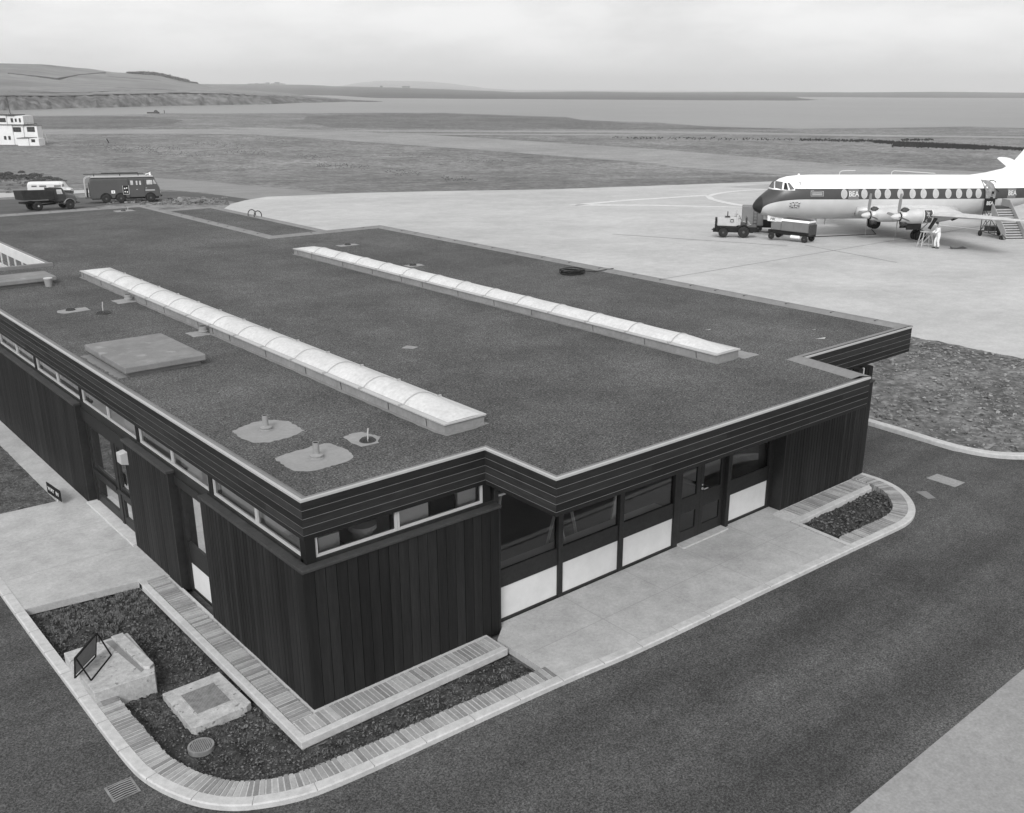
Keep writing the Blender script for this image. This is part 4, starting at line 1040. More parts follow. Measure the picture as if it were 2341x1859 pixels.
q.loft([[c0 + nn, c1 + nn, c2 + nn, c3 + nn], [c0 - nn, c1 - nn, c2 - nn, c3 - nn]]); q.build('panel', M['felt'], e)
# WAY IN sign
sl, sr = hp(105.5, 1101, .47), hp(137, 1122.5, .47)
bx_ = (sr - sl); bw_ = bx_.length; bx_.normalize(); bc = (sl + sr) / 2
e = empty('way_in_sign', (bc.x, bc.y, .06), rz=math.atan2(bx_.y, bx_.x), label='small black WAY IN sign on a post where the pavement meets the side strip', cat='sign')
q = MB(); q.box(-bw_ / 2, bw_ / 2, -.012, .012, .12, .41); q.build('board', M['black'], e, bevel=.02)
q = MB(); q.tube([(bw_ * .12, .02, -.05), (bw_ * .12, .02, .2)], .018, 6); q.build('post', M['lightmetal'], e)
lett('lettering', 'WAY  IN', .14, M['white'], e, (0, -.017, .27), (PI / 2, 0, 0), .002, .8 * bw_ / .56)
# patches in the tarmac
def tarpatch(pts, m, z=.005): q = MB(); q.prism(pts, 0.0, z, top_only=True); return struct(q.build('tarmac_patch', m))
tarpatch([(17.22, -1.46), (17.74, -1.50), (17.71, -2.29), (17.20, -2.27)], M['yard'], .016)
tarpatch([(16.15, -1.75), (16.4, -1.9), (16.15, -2.3), (15.95, -2.2)], M['felt'], .014)
# ------------------------------------------------------------------ airliner
PM = Vector((66.909, 27.812, -1.15))
PROT = (0, math.radians(.3), math.atan2(-.54041, .8414))
AE = empty('airliner', PM, rot=PROT, label='white-topped four-engined turboprop airliner with dark cheatline parked on the apron', cat='airliner')
# local axes: x aft from the main wheels, y to starboard (away), z up;  P(s,t,z): t to port (towards the terminal)
def paint():
    m, nt, N, L, b = _nt('airliner_paint')
    tc = N.new('ShaderNodeTexCoord'); sp = N.new('ShaderNodeSeparateXYZ'); L.new(tc.outputs['Object'], sp.inputs[0])
    def mth(op, a, b_=None, c=None):
        k = N.new('ShaderNodeMath'); k.operation = op
        for i, v in enumerate((a, b_, c)):
            if v is None: continue
            if isinstance(v, (int, float)): k.inputs[i].default_value = v
            else: L.new(v, k.inputs[i])
        return k.outputs[0]
    x, z = sp.outputs['X'], sp.outputs['Z']
    # lower edge of the cheatline: 2.93 aft of -8, falling as an ellipse to 2.2 at the nose
    u = mth('DIVIDE', mth('ADD', x, 8.2), 3.25); u = mth('MINIMUM', mth('MAXIMUM', mth('MULTIPLY', u, -1), 0), 1)
    lo = mth('ADD', 2.13, mth('MULTIPLY', .82, mth('SQRT', mth('MAXIMUM', mth('SUBTRACT', 1, mth('POWER', u, 2.2)), 0))))
    up = mth('GREATER_THAN', z, lo)
    nose = mth('LESS_THAN', x, -11.45)
    dark0 = mth('MAXIMUM', up, nose)
    # white above 3.73, except ahead of the cockpit
    fr = mth('MULTIPLY', mth('GREATER_THAN', z, 3.73), mth('GREATER_THAN', x, -10.35))
    fr2 = mth('MULTIPLY', mth('GREATER_THAN', z, mth('ADD', 3.60, mth('MULTIPLY', mth('ADD', x, 10.3), .0))), mth('LESS_THAN', x, -9.25))
    white = mth('MAXIMUM', fr, fr2)
    rear = mth('GREATER_THAN', x, 11.0)
    n = N.new('ShaderNodeTexNoise'); n.inputs['Scale'].default_value = 1.3; L.new(tc.outputs['Object'], n.inputs['Vector'])
    silver = mth('ADD', .50, mth('MULTIPLY', n.outputs['Fac'], .12))
    c1 = mth('ADD', mth('MULTIPLY', silver, mth('SUBTRACT', 1, dark0)), mth('MULTIPLY', .045, dark0))
    c2 = mth('ADD', mth('MULTIPLY', c1, mth('SUBTRACT', 1, white)), mth('MULTIPLY', .86, white))
    rad = mth('MULTIPLY', nose, mth('SUBTRACT', 1, white)); c3 = mth('ADD', mth('MULTIPLY', c2, mth('SUBTRACT', 1, rad)), mth('MULTIPLY', .012, rad))
    L.new(c3, b.inputs['Base Color']); b.inputs['Roughness'].default_value = .35; b.inputs['Specular IOR Level'].default_value = .5
    return m
pm_ = paint()
silver = mat('bare_aluminium', .60, .38, [(1.2, .1), (6, .06)], None, .5, metal=.25)
silver2 = mat('nacelle_aluminium', .55, .38, [(1.5, .12)], None, .5, metal=.25)
whitep = mat('white_paint', .86, .4, [(1, .02)], None, .4)
cheat = mat('dark_livery', .035, .4, [(2, .1)], None, .4)
panelgrey = mat('livery_panel', .17, .4)
soot = mat('exhaust_soot', .04, .8)
# fuselage: (s, radius_y, z_top, z_bottom)
FS = [(-12.02, .03, 2.30, 2.24), (-11.95, .20, 2.50, 2.06), (-11.75, .42, 2.78, 1.88), (-11.45, .66, 3.06, 1.72), (-11.1, .88, 3.34, 1.60), (-10.75, 1.05, 3.60, 1.51), (-10.55, 1.13, 3.86, 1.47), (-10.3, 1.22, 4.14, 1.43), (-9.95, 1.34, 4.38, 1.38), (-9.4, 1.47, 4.54, 1.34), (-8.6, 1.58, 4.62, 1.31), (-7.5, 1.65, 4.66, 1.30), (-6, 1.68, 4.66, 1.30), (0, 1.68, 4.66, 1.30), (4.5, 1.68, 4.65, 1.30), (6.5, 1.64, 4.64, 1.42), (8.5, 1.48, 4.60, 1.78), (10.5, 1.15, 4.52, 2.32), (12.2, .75, 4.42, 2.95), (13.6, .35, 4.3, 3.5), (14.1, .06, 4.15, 3.9)]
q = MB(); rings = []; NR = 40
def fsec(s):
    for a, b in zip(FS, FS[1:]):
        if a[0] <= s <= b[0]:
            t = (s - a[0]) / (b[0] - a[0]); return [a[i] + (b[i] - a[i]) * t for i in range(4)]
for s, ry, zt, zb in FS:
    cz_, rz_ = (zt + zb) / 2, (zt - zb) / 2
    rings.append([(s, ry * math.cos(2 * PI * k / NR), cz_ + rz_ * math.sin(2 * PI * k / NR)) for k in range(NR)])
q.loft(rings)
body = q.build('body', pm_, AE, smooth=True)
def skin(s, z, off=.008):
    _, ry, zt, zb = fsec(s); c, r = (zt + zb) / 2, (zt - zb) / 2
    k = max(-1, min(1, (z - c) / r)); y = ry * math.sqrt(1 - k * k)
    return Vector((s, -(y + off), z + off * k))
def decal(name, pts2, m, parent=AE, off=.01, thick=.012):
    """pts2: (s,z) outline wrapped on the port side of the fuselage"""
    q = MB(); A = [skin(s, z, off) for s, z in pts2]; B = [skin(s, z, off - thick) for s, z in pts2]
    c = sum(A, Vector()) / len(A); c = skin(c.x, c.z, off + .004)
    n = len(A); q.add(A + B + [c], [(i, (i + 1) % n, 2 * n) for i in range(n)] + [(i + n, (i + 1) % n + n, (i + 1) % n, i) for i in range(n)])
    return q.build(name, m, parent, smooth=False)
wglass = mat('cabin_window', .42, .12, [(4, .1)], None, .5)
wrim = mat('cabin_window_rim', .55, .35)
WS = [-5.39, -3.75, -2.65, -1.84, -.80, .21, 1.12, 2.14, 3.19, 4.08, 4.94, 5.74]
for s in WS:
    w_ = decal('window', [(s + .25 * math.cos(t), 3.35 + .355 * math.sin(t)) for t in [2 * PI * k / 20 for k in range(20)]], wrim, off=.012)
    decal('pane', [(s + .215 * math.cos(t), 3.35 + .315 * math.sin(t)) for t in [2 * PI * k / 20 for k in range(20)]], wglass, w_, off=.02)
def onskin_text(name, txt, size, s, z, m, sx=1.0, shear=0):
    p = skin(s, z, .05); _, ry, zt, zb = fsec(s); c = (zt + zb) / 2; r = (zt - zb) / 2
    tilt = math.asin(max(-1, min(1, (z - c) / r)))
    o = lett(name, txt, size, m, AE, p, (PI / 2 - tilt, 0, 0), .003, sx); return o
decal('livery_panel', [(-5.05, 2.955), (-4.2, 2.955), (-4.2, 3.725), (-5.05, 3.725)], panelgrey, off=.035)
onskin_text('lettering', 'BEA', .56, -4.63, 3.33, M['white'], .86)
decal('livery_panel', [(8.30, 2.985), (9.08, 2.985), (9.08, 3.725), (8.30, 3.725)], panelgrey, off=.035)
onskin_text('lettering', 'BEA', .52, 8.69, 3.35, M['white'], .80)
# framed two-line name panel on the cheatline (lines too small to read)
nl = mat('name_lines', .45, .5)
for a, b, c, d in ((-8.05, -7.04, 3.18, 3.205), (-8.05, -7.04, 3.525, 3.55), (-8.05, -8.02, 3.205, 3.525), (-7.07, -7.04, 3.205, 3.525)):
    decal('name_panel', [(a, c), (b, c), (b, d), (a, d)], nl, off=.012)
for z in (3.29, 3.42): decal('name_panel', [(-7.95, z - .03), (-7.14, z - .03), (-7.14, z + .035), (-7.95, z + .035)], nl, off=.012)
decal('name_panel', [(-8.05, 3.60), (-7.8, 3.60), (-7.8, 3.62), (-8.05, 3.62)], nl, off=.012)
# union flag
fx0, fx1, fz0, fz1 = -9.60, -8.82, 2.30, 2.74
fd = mat('flag_dark', .06, .4); fred = mat('flag_red', .09, .4)
def fl(u, v): return (fx0 + (fx1 - fx0) * u, fz0 + (fz1 - fz0) * v)
flag = decal('flag', [fl(0, 0), fl(.5, 0), fl(1, 0), fl(1, .5), fl(1, 1), fl(.5, 1), fl(0, 1), fl(0, .5)], whitep, off=.014)
def fp(l, m, off=.024): decal('flag_field', [fl(*p) for p in l], m, flag, off=off, thick=.004)
for sx_ in (0, 1):
    for sy_ in (0, 1):
        g_ = lambda u, v: (abs(sx_ - u), abs(sy_ - v))
        fp([g_(.14, 0), g_(.40, 0), g_(.40, .26)], fd); fp([g_(0, .12), g_(.30, .34), g_(0, .34)], fd)
fp([(.455, 0), (.545, 0), (.545, 1), (.455, 1)], fred, .03); fp([(0, .44), (1, .44), (1, .56), (0, .56)], fred, .032)
for a, b in (((0, 0), (.38, .36)), ((1, 1), (.62, .64)), ((0, 1), (.38, .64)), ((1, 0), (.62, .36))):
    d_ = .035; fp([(a[0], a[1]), (a[0] + d_ * 1.2, a[1]), (b[0] + d_, b[1]), (b[0], b[1])], fred, .028)
# small triangle mark behind the cockpit
decal('mark', [(-8.9, 4.22), (-8.66, 4.22), (-8.74, 3.98), (-8.82, 3.98)], nl, off=.012)
# cockpit glazing
cg = mat('cockpit_glass', .10, .1, spec=.6)
CW = [[(-10.86, 3.72), (-10.62, 3.66), (-10.47, 4.12), (-10.62, 4.10)],
      [(-10.56, 3.70), (-10.20, 3.62), (-10.02, 4.14), (-10.36, 4.15)],
      [(-10.08, 3.64), (-9.76, 3.62), (-9.80, 4.08), (-9.93, 4.10)],
      [(-9.62, 3.62), (-9.30, 3.68), (-9.60, 4.10), (-9.72, 4.11)]]
for i, c in enumerate(CW):
    # panes lie on the cockpit skin
    decal('cockpit_window', c, M['black'] if i == 2 else cg, off=.045)
# starboard windscreen panes
q = MB()
for pts in ([(-10.62, 3.66), (-10.47, 4.12), (-10.36, 4.15), (-10.5, 3.68)],):
    A = [skin(s, z, .02) for s, z in pts]; q.add([(p.x, -p.y, p.z) for p in A], [(3, 2, 1, 0)])
q.build('cockpit_window', cg, AE)
# rear door opening and the open door swung forward
decal('door_opening', [(6.72, 2.9), (7.45, 2.9), (7.5, 3.5), (7.42, 4.2), (7.2, 4.32), (6.95, 4.32), (6.75, 4.2), (6.7, 3.5)], M['black'], off=.012)  # black decal on the skin, standing in for the unlit doorway
dm = mat('door_lining', .23, .7, [(3, .25), (9, .25)], None, .2)
q = MB(); A = []
for s_, z_, o_ in ((6.30, 2.88, .18), (6.98, 2.88, .35), (7.02, 3.5, .35), (6.95, 4.05, .25), (6.75, 4.3, .15), (6.15, 4.36, .05), (6.22, 3.6, .18)):
    p = skin(s_, min(z_, 4.5), 0); A.append(Vector((p.x, p.y - o_ - .05, z_)))
B = [a + Vector((.02, .12, 0)) for a in A]; n_ = len(A)
q.add(A + B, [tuple(range(n_)), tuple(reversed(range(n_, 2 * n_)))] + [(i, i + n_, (i + 1) % n_ + n_, (i + 1) % n_) for i in range(n_)])
dr = q.build('door', dm, AE)
q = MB(); q.box(6.62, 6.8, A[1].y - .04, A[1].y + .02, 3.35, 3.55); q.box(6.55, 6.75, A[1].y - .04, A[1].y + .02, 3.02, 3.12); q.build('latch', M['black'], dr)
# aerials
q = MB(); q.tube([(-5.2, 0, 4.64), (-5.15, 0, 4.88), (-4.95, 0, 4.95), (-3.9, 0, 4.97)], .03, 6); q.build('aerial', wrim, AE)
q = MB(); q.tube([(-.9, 0, 4.64), (-.85, 0, 4.88), (-.65, 0, 4.95), (2.8, 0, 4.75)], .028, 6); q.build('aerial', wrim, AE)
q = MB(); q.lathe((-8.5, 0, 4.6), (0, 0, 1), [(0, .1), (.1, .08), (.14, .02)], 10); q.build('beacon', whitep, AE)
q = MB(); q.loft([[(-6.85, -.02, 1.36), (-6.7, -.02, 1.36), (-6.7, .02, 1.36), (-6.85, .02, 1.36)], [(-6.72, -.02, 1.0), (-6.62, -.02, 1.0), (-6.62, .02, 1.0), (-6.72, .02, 1.0)]]); q.build('aerial', wrim, AE)
# wing
def foil(s0, c, t, z, th, n=9):
    up_, lo_ = [], []
    for k in range(n + 1):
        u = (1 - math.cos(PI * k / n)) / 2; y = 5 * th * (.2969 * math.sqrt(u) - .126 * u - .3516 * u * u + .2843 * u ** 3 - .1015 * u ** 4)
        up_.append((s0 + c * u, -t, z + c * y)); lo_.append((s0 + c * u, -t, z - c * y * .7))
    return up_ + lo_[-2:0:-1]
for sg in (1, -1):
    q = MB(); st = [(1.2, -2.75, 5.0, 2.0, .15), (3.65, -2.35, 4.4, 2.15, .145), (7.5, -1.75, 3.6, 2.42, .14), (11, -1.25, 2.7, 2.72, .13), (14.8, -.8, 1.7, 3.0, .12), (15.6, -.45, 1.0, 3.05, .1)]
    R_ = [foil(s0, c, t * sg, z, th) for t, s0, c, z, th in st]
    if sg < 0: R_ = [list(reversed(r)) for r in R_]
    q.loft(R_); q.build('wing', silver, AE, smooth='auto')
# wing root fillet
q = MB(); rr = []
for s_, h in ((-4.2, .02), (-3.2, .35), (-1.5, .55), (1.0, .5), (3.0, .2), (4.0, .02)):
    rr.append([(s_, -1.2, 1.75), (s_, -1.45 - h * .2, 1.7), (s_, -2.1 - h * .5, 2.12), (s_, -1.75, 2.3 + h * .4), (s_, -1.3, 2.4 + h * .4)])
q.loft(rr); q.build('wing_fillet', silver, AE, smooth=True)
# nacelles, props
dark_metal = mat('engine_bay', .05, .6, [(12, .6)], (20, .6, .02), .4)
def nacelle(sh, t, zc, name='nacelle', gear=False, open_panel=False):
    """sh: prop plane"""
    prof = [(.12, .30), (.25, .40), (.45, .44), (1.0, .47), (2.0, .50), (3.0, .48), (4.0, .36), (4.7, .16), (4.95, .05)]
    q = MB(); rr = []
    for d, r in prof:
        zz = zc + .0 + (d * .035 if not gear else d * .03); s_ = sh + d
        k = 1.12 if d > .5 else 1
        rr.append([(s_, -t + r * math.cos(a) * .92, zz + r * k * math.sin(a) - (.0)) for a in [2 * PI * j / 20 for j in range(20)]])
    q.loft(rr); nc = q.build(name, silver2, AE, smooth=True)
    # intake under / dark ring
    q = MB(); q.lathe((sh + .06, -t, zc), (1, 0, 0), [(0, .20), (.06, .33), (.08, .31), (.12, .2)], 20); q.build('intake', M['black'], nc, smooth='auto')
    q = MB()
    for a in (.55, -.55): 
        y, z = -t - math.sin(a) * .0, zc
    q.lathe((sh + .22, -t - .02, zc + .40), (1, 0, .1), [(0, .18), (.2, .26), (.4, .2), (.6, .05)], 12); q.build('oil_cooler', dark_metal, nc, smooth='auto'); q = MB(); q.lathe((sh + .22, -t, zc - .40), (1, 0, -.08), [(0, .18), (.2, .27), (.4, .2), (.6, .05)], 12)
    q.build('oil_cooler', dark_metal, nc, smooth='auto')
    q = MB(); q.lathe((sh + 4.15, -t, zc + .03), (1, 0, .12), [(0, .35), (.35, .27), (.72, .12), (.9, .05)], 16); q.build('exhaust', soot, nc, smooth='auto')
    pr = empty('propeller', (sh, -t, zc)); pr.parent = AE
    q = MB(); q.lathe((-.55, 0, 0), (1, 0, 0), [(0, .02), (.08, .10), (.25, .18), (.45, .235), (.62, .25), (.66, .2)], 18); q.build('spinner', wrim, pr, smooth='auto')
    bl = mat('propeller_blade', .22, .45) if 'propeller_blade' not in bpy.data.materials else bpy.data.materials['propeller_blade']
    b0 = None
    for k in range(4):
        q = MB(); rr = []
        for r, ch, tw in ((.18, .10, 1.0), (.45, .20, .9), (.8, .23, .8), (1.2, .22, .7), (1.5, .19, .65), (1.63, .15, .62)):
            cx, cy = math.cos(tw) * ch / 2, math.sin(tw) * ch / 2
            e1 = Vector((-cy, cx, 0)); e2 = Vector((cx, cy, 0)) * .12
            rr.append([Vector((0, 0, r)) - e1, Vector((0, 0, r)) + e2, Vector((0, 0, r)) + e1, Vector((0, 0, r)) - e2])
        q.loft(rr); b_ = q.build('blade', bl, pr); b_.rotation_euler = (math.radians(3) + k * PI / 2, 0, 0)
    if open_panel:
        q = MB(); q.add([(sh + d, -t - .49 * math.cos(a) - .02, zc + .06 + .56 * math.sin(a)) for d in (1.75, 2.38) for a in (-.85, -.4, 0, .4, .85)], [(j, j + 1, j + 6, j + 5) for j in range(4)])
        q.build('open_panel', dark_metal, nc)
        q = MB(); rnd = random.Random(2)
        for k in range(9):
            a0 = rnd.uniform(-.7, .7); a1 = rnd.uniform(-.7, .7); d0, d1 = rnd.uniform(1.8, 2.3), rnd.uniform(1.8, 2.3)
            q.tube([(sh + d0, -t - .52 * math.cos(a0) - .03, zc + .06 + .58 * math.sin(a0)), (sh + d1, -t - .52 * math.cos(a1) - .03, zc + .06 + .58 * math.sin(a1))], .018, 5)
        q.build('pipework', M['lightmetal'], nc)
        q = MB()
        for d in (1.73, 2.38):
            q.tube([(sh + d, -t - .50 * math.cos(a) - .02, zc + .06 + .57 * math.sin(a)) for a in (-.9, -.45, 0, .45, .9)], .025, 5)
        q.build('panel_frame', whitep, nc)
    return nc
nacelle(-4.27, 3.65, 1.98, gear=True)
nacelle(-3.92, 7.5, 2.34, open_panel=True)
nacelle(-4.27, -3.65, 1.98, gear=True)
nacelle(-3.92, -7.5, 2.34)
def wheel(parent, c, r, w, axis=(0, 1, 0), hubm=None, name='wheel'):
    c = Vector(c); a = Vector(axis).normalized()
    q = MB(); q.lathe(c - a * w / 2, a, [(0, r * .6), (w * .02, r * .88), (w * .15, r * .98), (w * .5, r), (w * .85, r * .98), (w * .98, r * .88), (w, r * .6)], 24)
    t = q.build(name, M['rubber'], parent, smooth='auto')
    q = MB(); q.lathe(c - a * w * .52, a, [(0, r * .12), (w * .05, r * .35), (w * .03, r * .52), (w * 1.0, r * .52), (w * .99, r * .35), (w * 1.04, r * .12)], 20)
    q.build('rim', hubm or M['hub'], t, smooth='auto'); return t
for sg in (1, -1):
    for dy in (-.27, .27): wheel(AE, (0, -3.65 * sg + dy, .46), .46, .28)
    q = MB(); q.tube([(0, -3.65 * sg, .46), (-.1, -3.65 * sg, 1.7)], .09, 10); q.tube([(0, -3.65 * sg - .3, .46), (0, -3.65 * sg + .3, .46)], .06, 8); q.tube([(-.02, -3.65 * sg, .7), (1.0, -3.65 * sg, 1.7)], .045, 8)
    q.build('landing_gear', M['lightmetal'], AE)
    for o in (-.5, .5):
        q = MB(); q.box(-1.35, -.15, -3.65 * sg + o - .02, -3.65 * sg + o + .02, .95, 1.6); q.build('gear_door', cheat if sg > 0 and o < 0 else soot, AE)
for dy in (-.16, .16): wheel(AE, (-9.6, dy, .33), .33, .2)
q = MB(); q.tube([(-9.6, 0, .33), (-9.75, 0, 1.5)], .07, 8); q.build('landing_gear', M['lightmetal'], AE)
for dy in (-.42, .42):
    q = MB(); q.loft([[(-10.9, dy - .02, 1.66), (-8.2, dy - .02, 1.36), (-8.2, dy + .02, 1.36), (-10.9, dy + .02, 1.66)], [(-10.87, dy - .02, 1.22), (-8.5, dy - .02, .95), (-8.5, dy + .02, .95), (-10.87, dy + .02, 1.22)]]); gd = q.build('gear_door', whitep, AE)
lett('lettering', 'HK', .3, M['black'], AE, (-10.45, -.45, 1.36), (PI / 2, math.radians(7), 0), .003, 1)
# fin, dorsal and tailplane
q = MB()
prof = [(5.4, 4.6), (7.1, 4.80), (8.6, 5.12), (9.35, 5.62), (9.95, 6.35), (10.6, 7.3), (11.2, 8.0), (11.8, 8.25), (12.9, 8.2), (13.4, 7.6), (13.9, 6.0), (13.95, 4.3), (9, 4.3)]
hw = lambda z: .16 - (z - 4.3) * .028
n_ = len(prof); A = [(s, -max(hw(z), .04) if 5.6 < s < 13.3 else -.02, z) for s, z in prof]; B = [(s, -y, z) for s, y, z in A]
tri = tessellate_polygon([[Vector((p[0], p[1], 0)) for p in prof]])
q.add(A + B, [tuple(t) for t in tri] + [tuple(i + n_ for i in reversed(t)) for t in tri] + [(i, (i + 1) % n_, (i + 1) % n_ + n_, i + n_) for i in range(n_)])
q.build('fin', whitep, AE)
for sg in (1, -1):
    q = MB(); R_ = [foil(10.4, 2.7, .3 * sg, 4.35, .1), foil(10.9, 2.0, 3.2 * sg, 5.05, .1), foil(11.3, 1.3, 5.3 * sg, 5.55, .1), foil(11.6, .8, 5.6 * sg, 5.62, .08)]
    if sg < 0: R_ = [list(reversed(r)) for r in R_]
    q.loft(R_); q.build('tailplane', whitep, AE, smooth='auto')

# helper: world point from aeroplane coordinates, on the land
def pw(s, t):
    v = Matrix.Rotation(PROT[2], 3, 'Z') @ Vector((s, -t, 0)); return Vector((PM.x + v.x, PM.y + v.y, gz(PM.x + v.x, PM.y + v.y)))
HA = PROT[2]
# ------------------------------------------------------------------ passenger stairs
p = pw(6.95, 1.9)
ST = empty('passenger_stairs', p, rz=HA - PI / 2, label='mobile passenger steps with black BEA board standing at the rear cabin door', cat='airstairs')
# local x: towards terminal (outboard), y: aft... build with x=t-1.9, y = s-6.95 ; rotation makes +x point to port
stm = mat('stairs_panel', .36, .5, [(2, .08)]); 
q = MB()
for y in (-.78, .78):
    # solid side panel following the flight
    q.loft([[(-.1, y - .02, 2.15), (-.1, y + .02, 2.15), (-.1, y + .02, 2.85), (-.1, y - .02, 2.85)], [(.9, y - .02, 2.1), (.9, y + .02, 2.1), (.9, y + .02, 2.85), (.9, y - .02, 2.85)], [(3.35, y - .02, .12), (3.35, y + .02, .12), (3.35, y + .02, .8), (3.35, y - .02, .8)]])
q.build('side_panel', stm, ST)
q = MB()
for k in range(13): q.box(1.0 + k * .185, 1.24 + k * .185, -.76, .76, 2.22 - k * .165, 2.26 - k * .165)
q.box(-.1, 1.0, -.76, .76, 2.26, 2.32); q.build('tread', M['metal_dark'], ST)
q = MB()
for k in range(13): q.box(1.19 + k * .185, 1.20 + k * .185, -.76, .76, 2.06 - k * .165, 2.22 - k * .165)
q.build('riser', M['lightmetal'], ST)
q = MB()
for y in (-.75, .75):
    q.tube([(.0, y, 2.25), (.0, y, .35)], .035, 6); q.tube([(1.3, y, 2.1), (1.1, y, .35)], .035, 6); q.tube([(0, y, .4), (1.1, y, 2.1)], .025, 6); q.tube([(1.1, y, .4), (0, y, 2.2)], .025, 6)
    q.tube([(0, y, .38), (3.1, y, .30)], .04, 6); q.tube([(2.0, y, 1.3), (1.9, y, .35)], .03, 6)
q.tube([(0, -.75, .4), (0, .75, 2.2)], .022, 6); q.tube([(0, .75, .4), (0, -.75, 2.2)], .022, 6); q.tube([(0, -.75, .4), (0, .75, .4)], .035, 6); q.tube([(1.1, -.75, .4), (1.1, .75, .4)], .035, 6)
q.box(.1, .9, -.5, .5, .45, .8); q.build('chassis', M['metal_dark'], ST)
for x in (.1, 2.95):
    for y in (-.8, .8): wheel(ST, (x, y, .22), .22, .14)
q = MB(); q.tube([(3.0, -.8, .5), (3.5, -.8, .3)], .03, 6)
q.build('handrail', M['metal_dark'], ST)
q = MB(); q.box(1.02, 1.08, -1.45, -.55, 2.05, 3.0); bo = q.build('name_board', M['black'], ST, bevel=.04)
lett('lettering', 'BEA', .40, M['white'], ST, (1.10, -1.0, 2.62), (PI / 2, 0, PI / 2), .003, .8)

# ------------------------------------------------------------------ mechanic, trestle, cowling
mp = gp(2030 + 765 / 6.932, 380 + 1302 / 6.932)
rdir = math.atan2(RT.y, RT.x)
P_ = empty('person', mp, rz=rdir, label='person in white overalls leaning over a trestle below the outer engine', cat='person')
def skinned(name, verts, edges, radii, m, parent, sub=2, root=0):
    me = bpy.data.meshes.new(name); me.from_pydata(verts, edges, []); o = bpy.data.objects.new(name, me); COL.objects.link(o)
    sk = o.modifiers.new('skin', 'SKIN'); sk.use_smooth_shade = True
    for i, r in enumerate(radii):
        v = me.skin_vertices[0].data[i]; v.radius = (r, r) if not isinstance(r, tuple) else r; v.use_root = (i == root)
    ss = o.modifiers.new('subsurf', 'SUBSURF'); ss.levels = sub; ss.render_levels = sub
    dg = bpy.context.evaluated_depsgraph_get(); ev = bpy.data.meshes.new_from_object(o.evaluated_get(dg)); ev.name = name
    bpy.data.objects.remove(o)
    ev.materials.clear(); ev.materials.append(m); ev.polygons.foreach_set('use_smooth', [True] * len(ev.polygons))
    r = bpy.data.objects.new(name, ev); COL.objects.link(r); r.parent = parent; return r
# local x = picture right, y = away; leaning forward to the left (-x), feet at 0
skinm = mat('skin', .30, .6); hairm = mat('hair', .02, .6); overm = mat('overalls', .80, .8, [(9, .05)], (7, .6, .03), .2); shoem = mat('shoe', .02, .5)
V = [(.04, 0, .93), (.0, 0, 1.10), (-.04, .0, 1.28), (-.06, .0, 1.46), (-.075, 0, 1.56), (-.10, 0, 1.64),      # pelvis, waist, chest, neck base, neck, head base
     (-.06, -.17, 1.44), (-.14, -.24, 1.22), (-.36, -.22, 1.08),                       # near arm reaching left
     (-.03, .17, 1.44), (-.10, .26, 1.22), (-.34, .20, 1.06),
     (.05, -.10, .88), (.00, -.12, .50), (.09, -.12, .09), (.04, .10, .88), (-.10, .12, .50), (-.06, .14, .09),
     (-.02, -.13, .03), (-.18, .15, .03), (-.12, 0, 1.74)]
E_ = [(0, 1), (1, 2), (2, 3), (3, 4), (4, 5), (3, 6), (6, 7), (7, 8), (3, 9), (9, 10), (10, 11), (0, 12), (12, 13), (13, 14), (0, 15), (15, 16), (16, 17), (14, 18), (17, 19), (5, 20)]
rb = [.14, .13, .15, .11, .055, .075, .07, .05, .033, .07, .05, .033, .085, .06, .042, .085, .06, .042, .04, .04, .085]
body_ = skinned('body', V, E_, rb, skinm, P_)
V2 = [v for v in V[:4]] + V[6:18]; 
idx = {0: 0, 1: 1, 2: 2, 3: 3}; idx.update({k: k - 2 for k in range(6, 18)})
E2 = [(idx[a], idx[b]) for a, b in E_ if a in idx and b in idx]
ro = [.175, .165, .185, .13] + [.10, .075, .058, .10, .075, .058] + [.115, .095, .085, .115, .095, .085]
skinned('overalls', V2, E2, ro, overm, P_)
q = MB(); q.lathe((-.15, 0, 1.80), (-.45, 0, -1), [(-.055, .03), (-.03, .085), (.02, .108), (.07, .105), (.10, .09)], 14); q.build('hair', hairm, P_, smooth=True)
q = MB(); q.loft([[(-.205, -.02, 1.70), (-.205, .02, 1.70), (-.20, .012, 1.76), (-.20, -.012, 1.76)], [(-.232, -.012, 1.685), (-.232, .012, 1.685), (-.215, .008, 1.72), (-.215, -.008, 1.72)]]); q.build('face', skinm, P_)
for (hx, hy, hz), sy_ in (((-.36, -.22, 1.08), 1), ((-.34, .20, 1.06), -1)):
    hv = [(0, 0, 0), (-.06, 0, -.02)]; he = [(0, 1)]; hr = [.03, .032]
    for k in range(4):
        y = -.030 + k * .02; L_ = (.085, .098, .092, .072)[k]
        b0 = len(hv); hv += [(-.095, y, -.025), (-.095 - L_ * .5, y * 1.1, -.03), (-.095 - L_ * .8, y * 1.1, -.06)]; he += [(1, b0), (b0, b0 + 1), (b0 + 1, b0 + 2)]; hr += [.011, .010, .008]
    b0 = len(hv); hv += [(-.05, -.045 * sy_, -.03), (-.09, -.065 * sy_, -.045)]; he += [(1, b0), (b0, b0 + 1)]; hr += [.012, .010]
    h = skinned('hand', [(hx + a, hy + b, hz + c) for a, b, c in hv], he, hr, skinm, P_, 1)
for x, y in ((-.0, -.125), (-.15, .145)):
    q = MB(); q.loft([[(x + .12, y - .045, 0), (x + .12, y + .045, 0), (x + .11, y + .035, .09), (x + .11, y - .035, .09)], [(x, y - .05, 0), (x, y + .05, 0), (x, y + .04, .09), (x, y - .04, .09)], [(x - .14, y - .035, 0), (x - .14, y + .035, 0), (x - .12, y + .02, .04), (x - .12, y - .02, .04)]]); q.build('shoe', shoem, P_, bevel=.012)
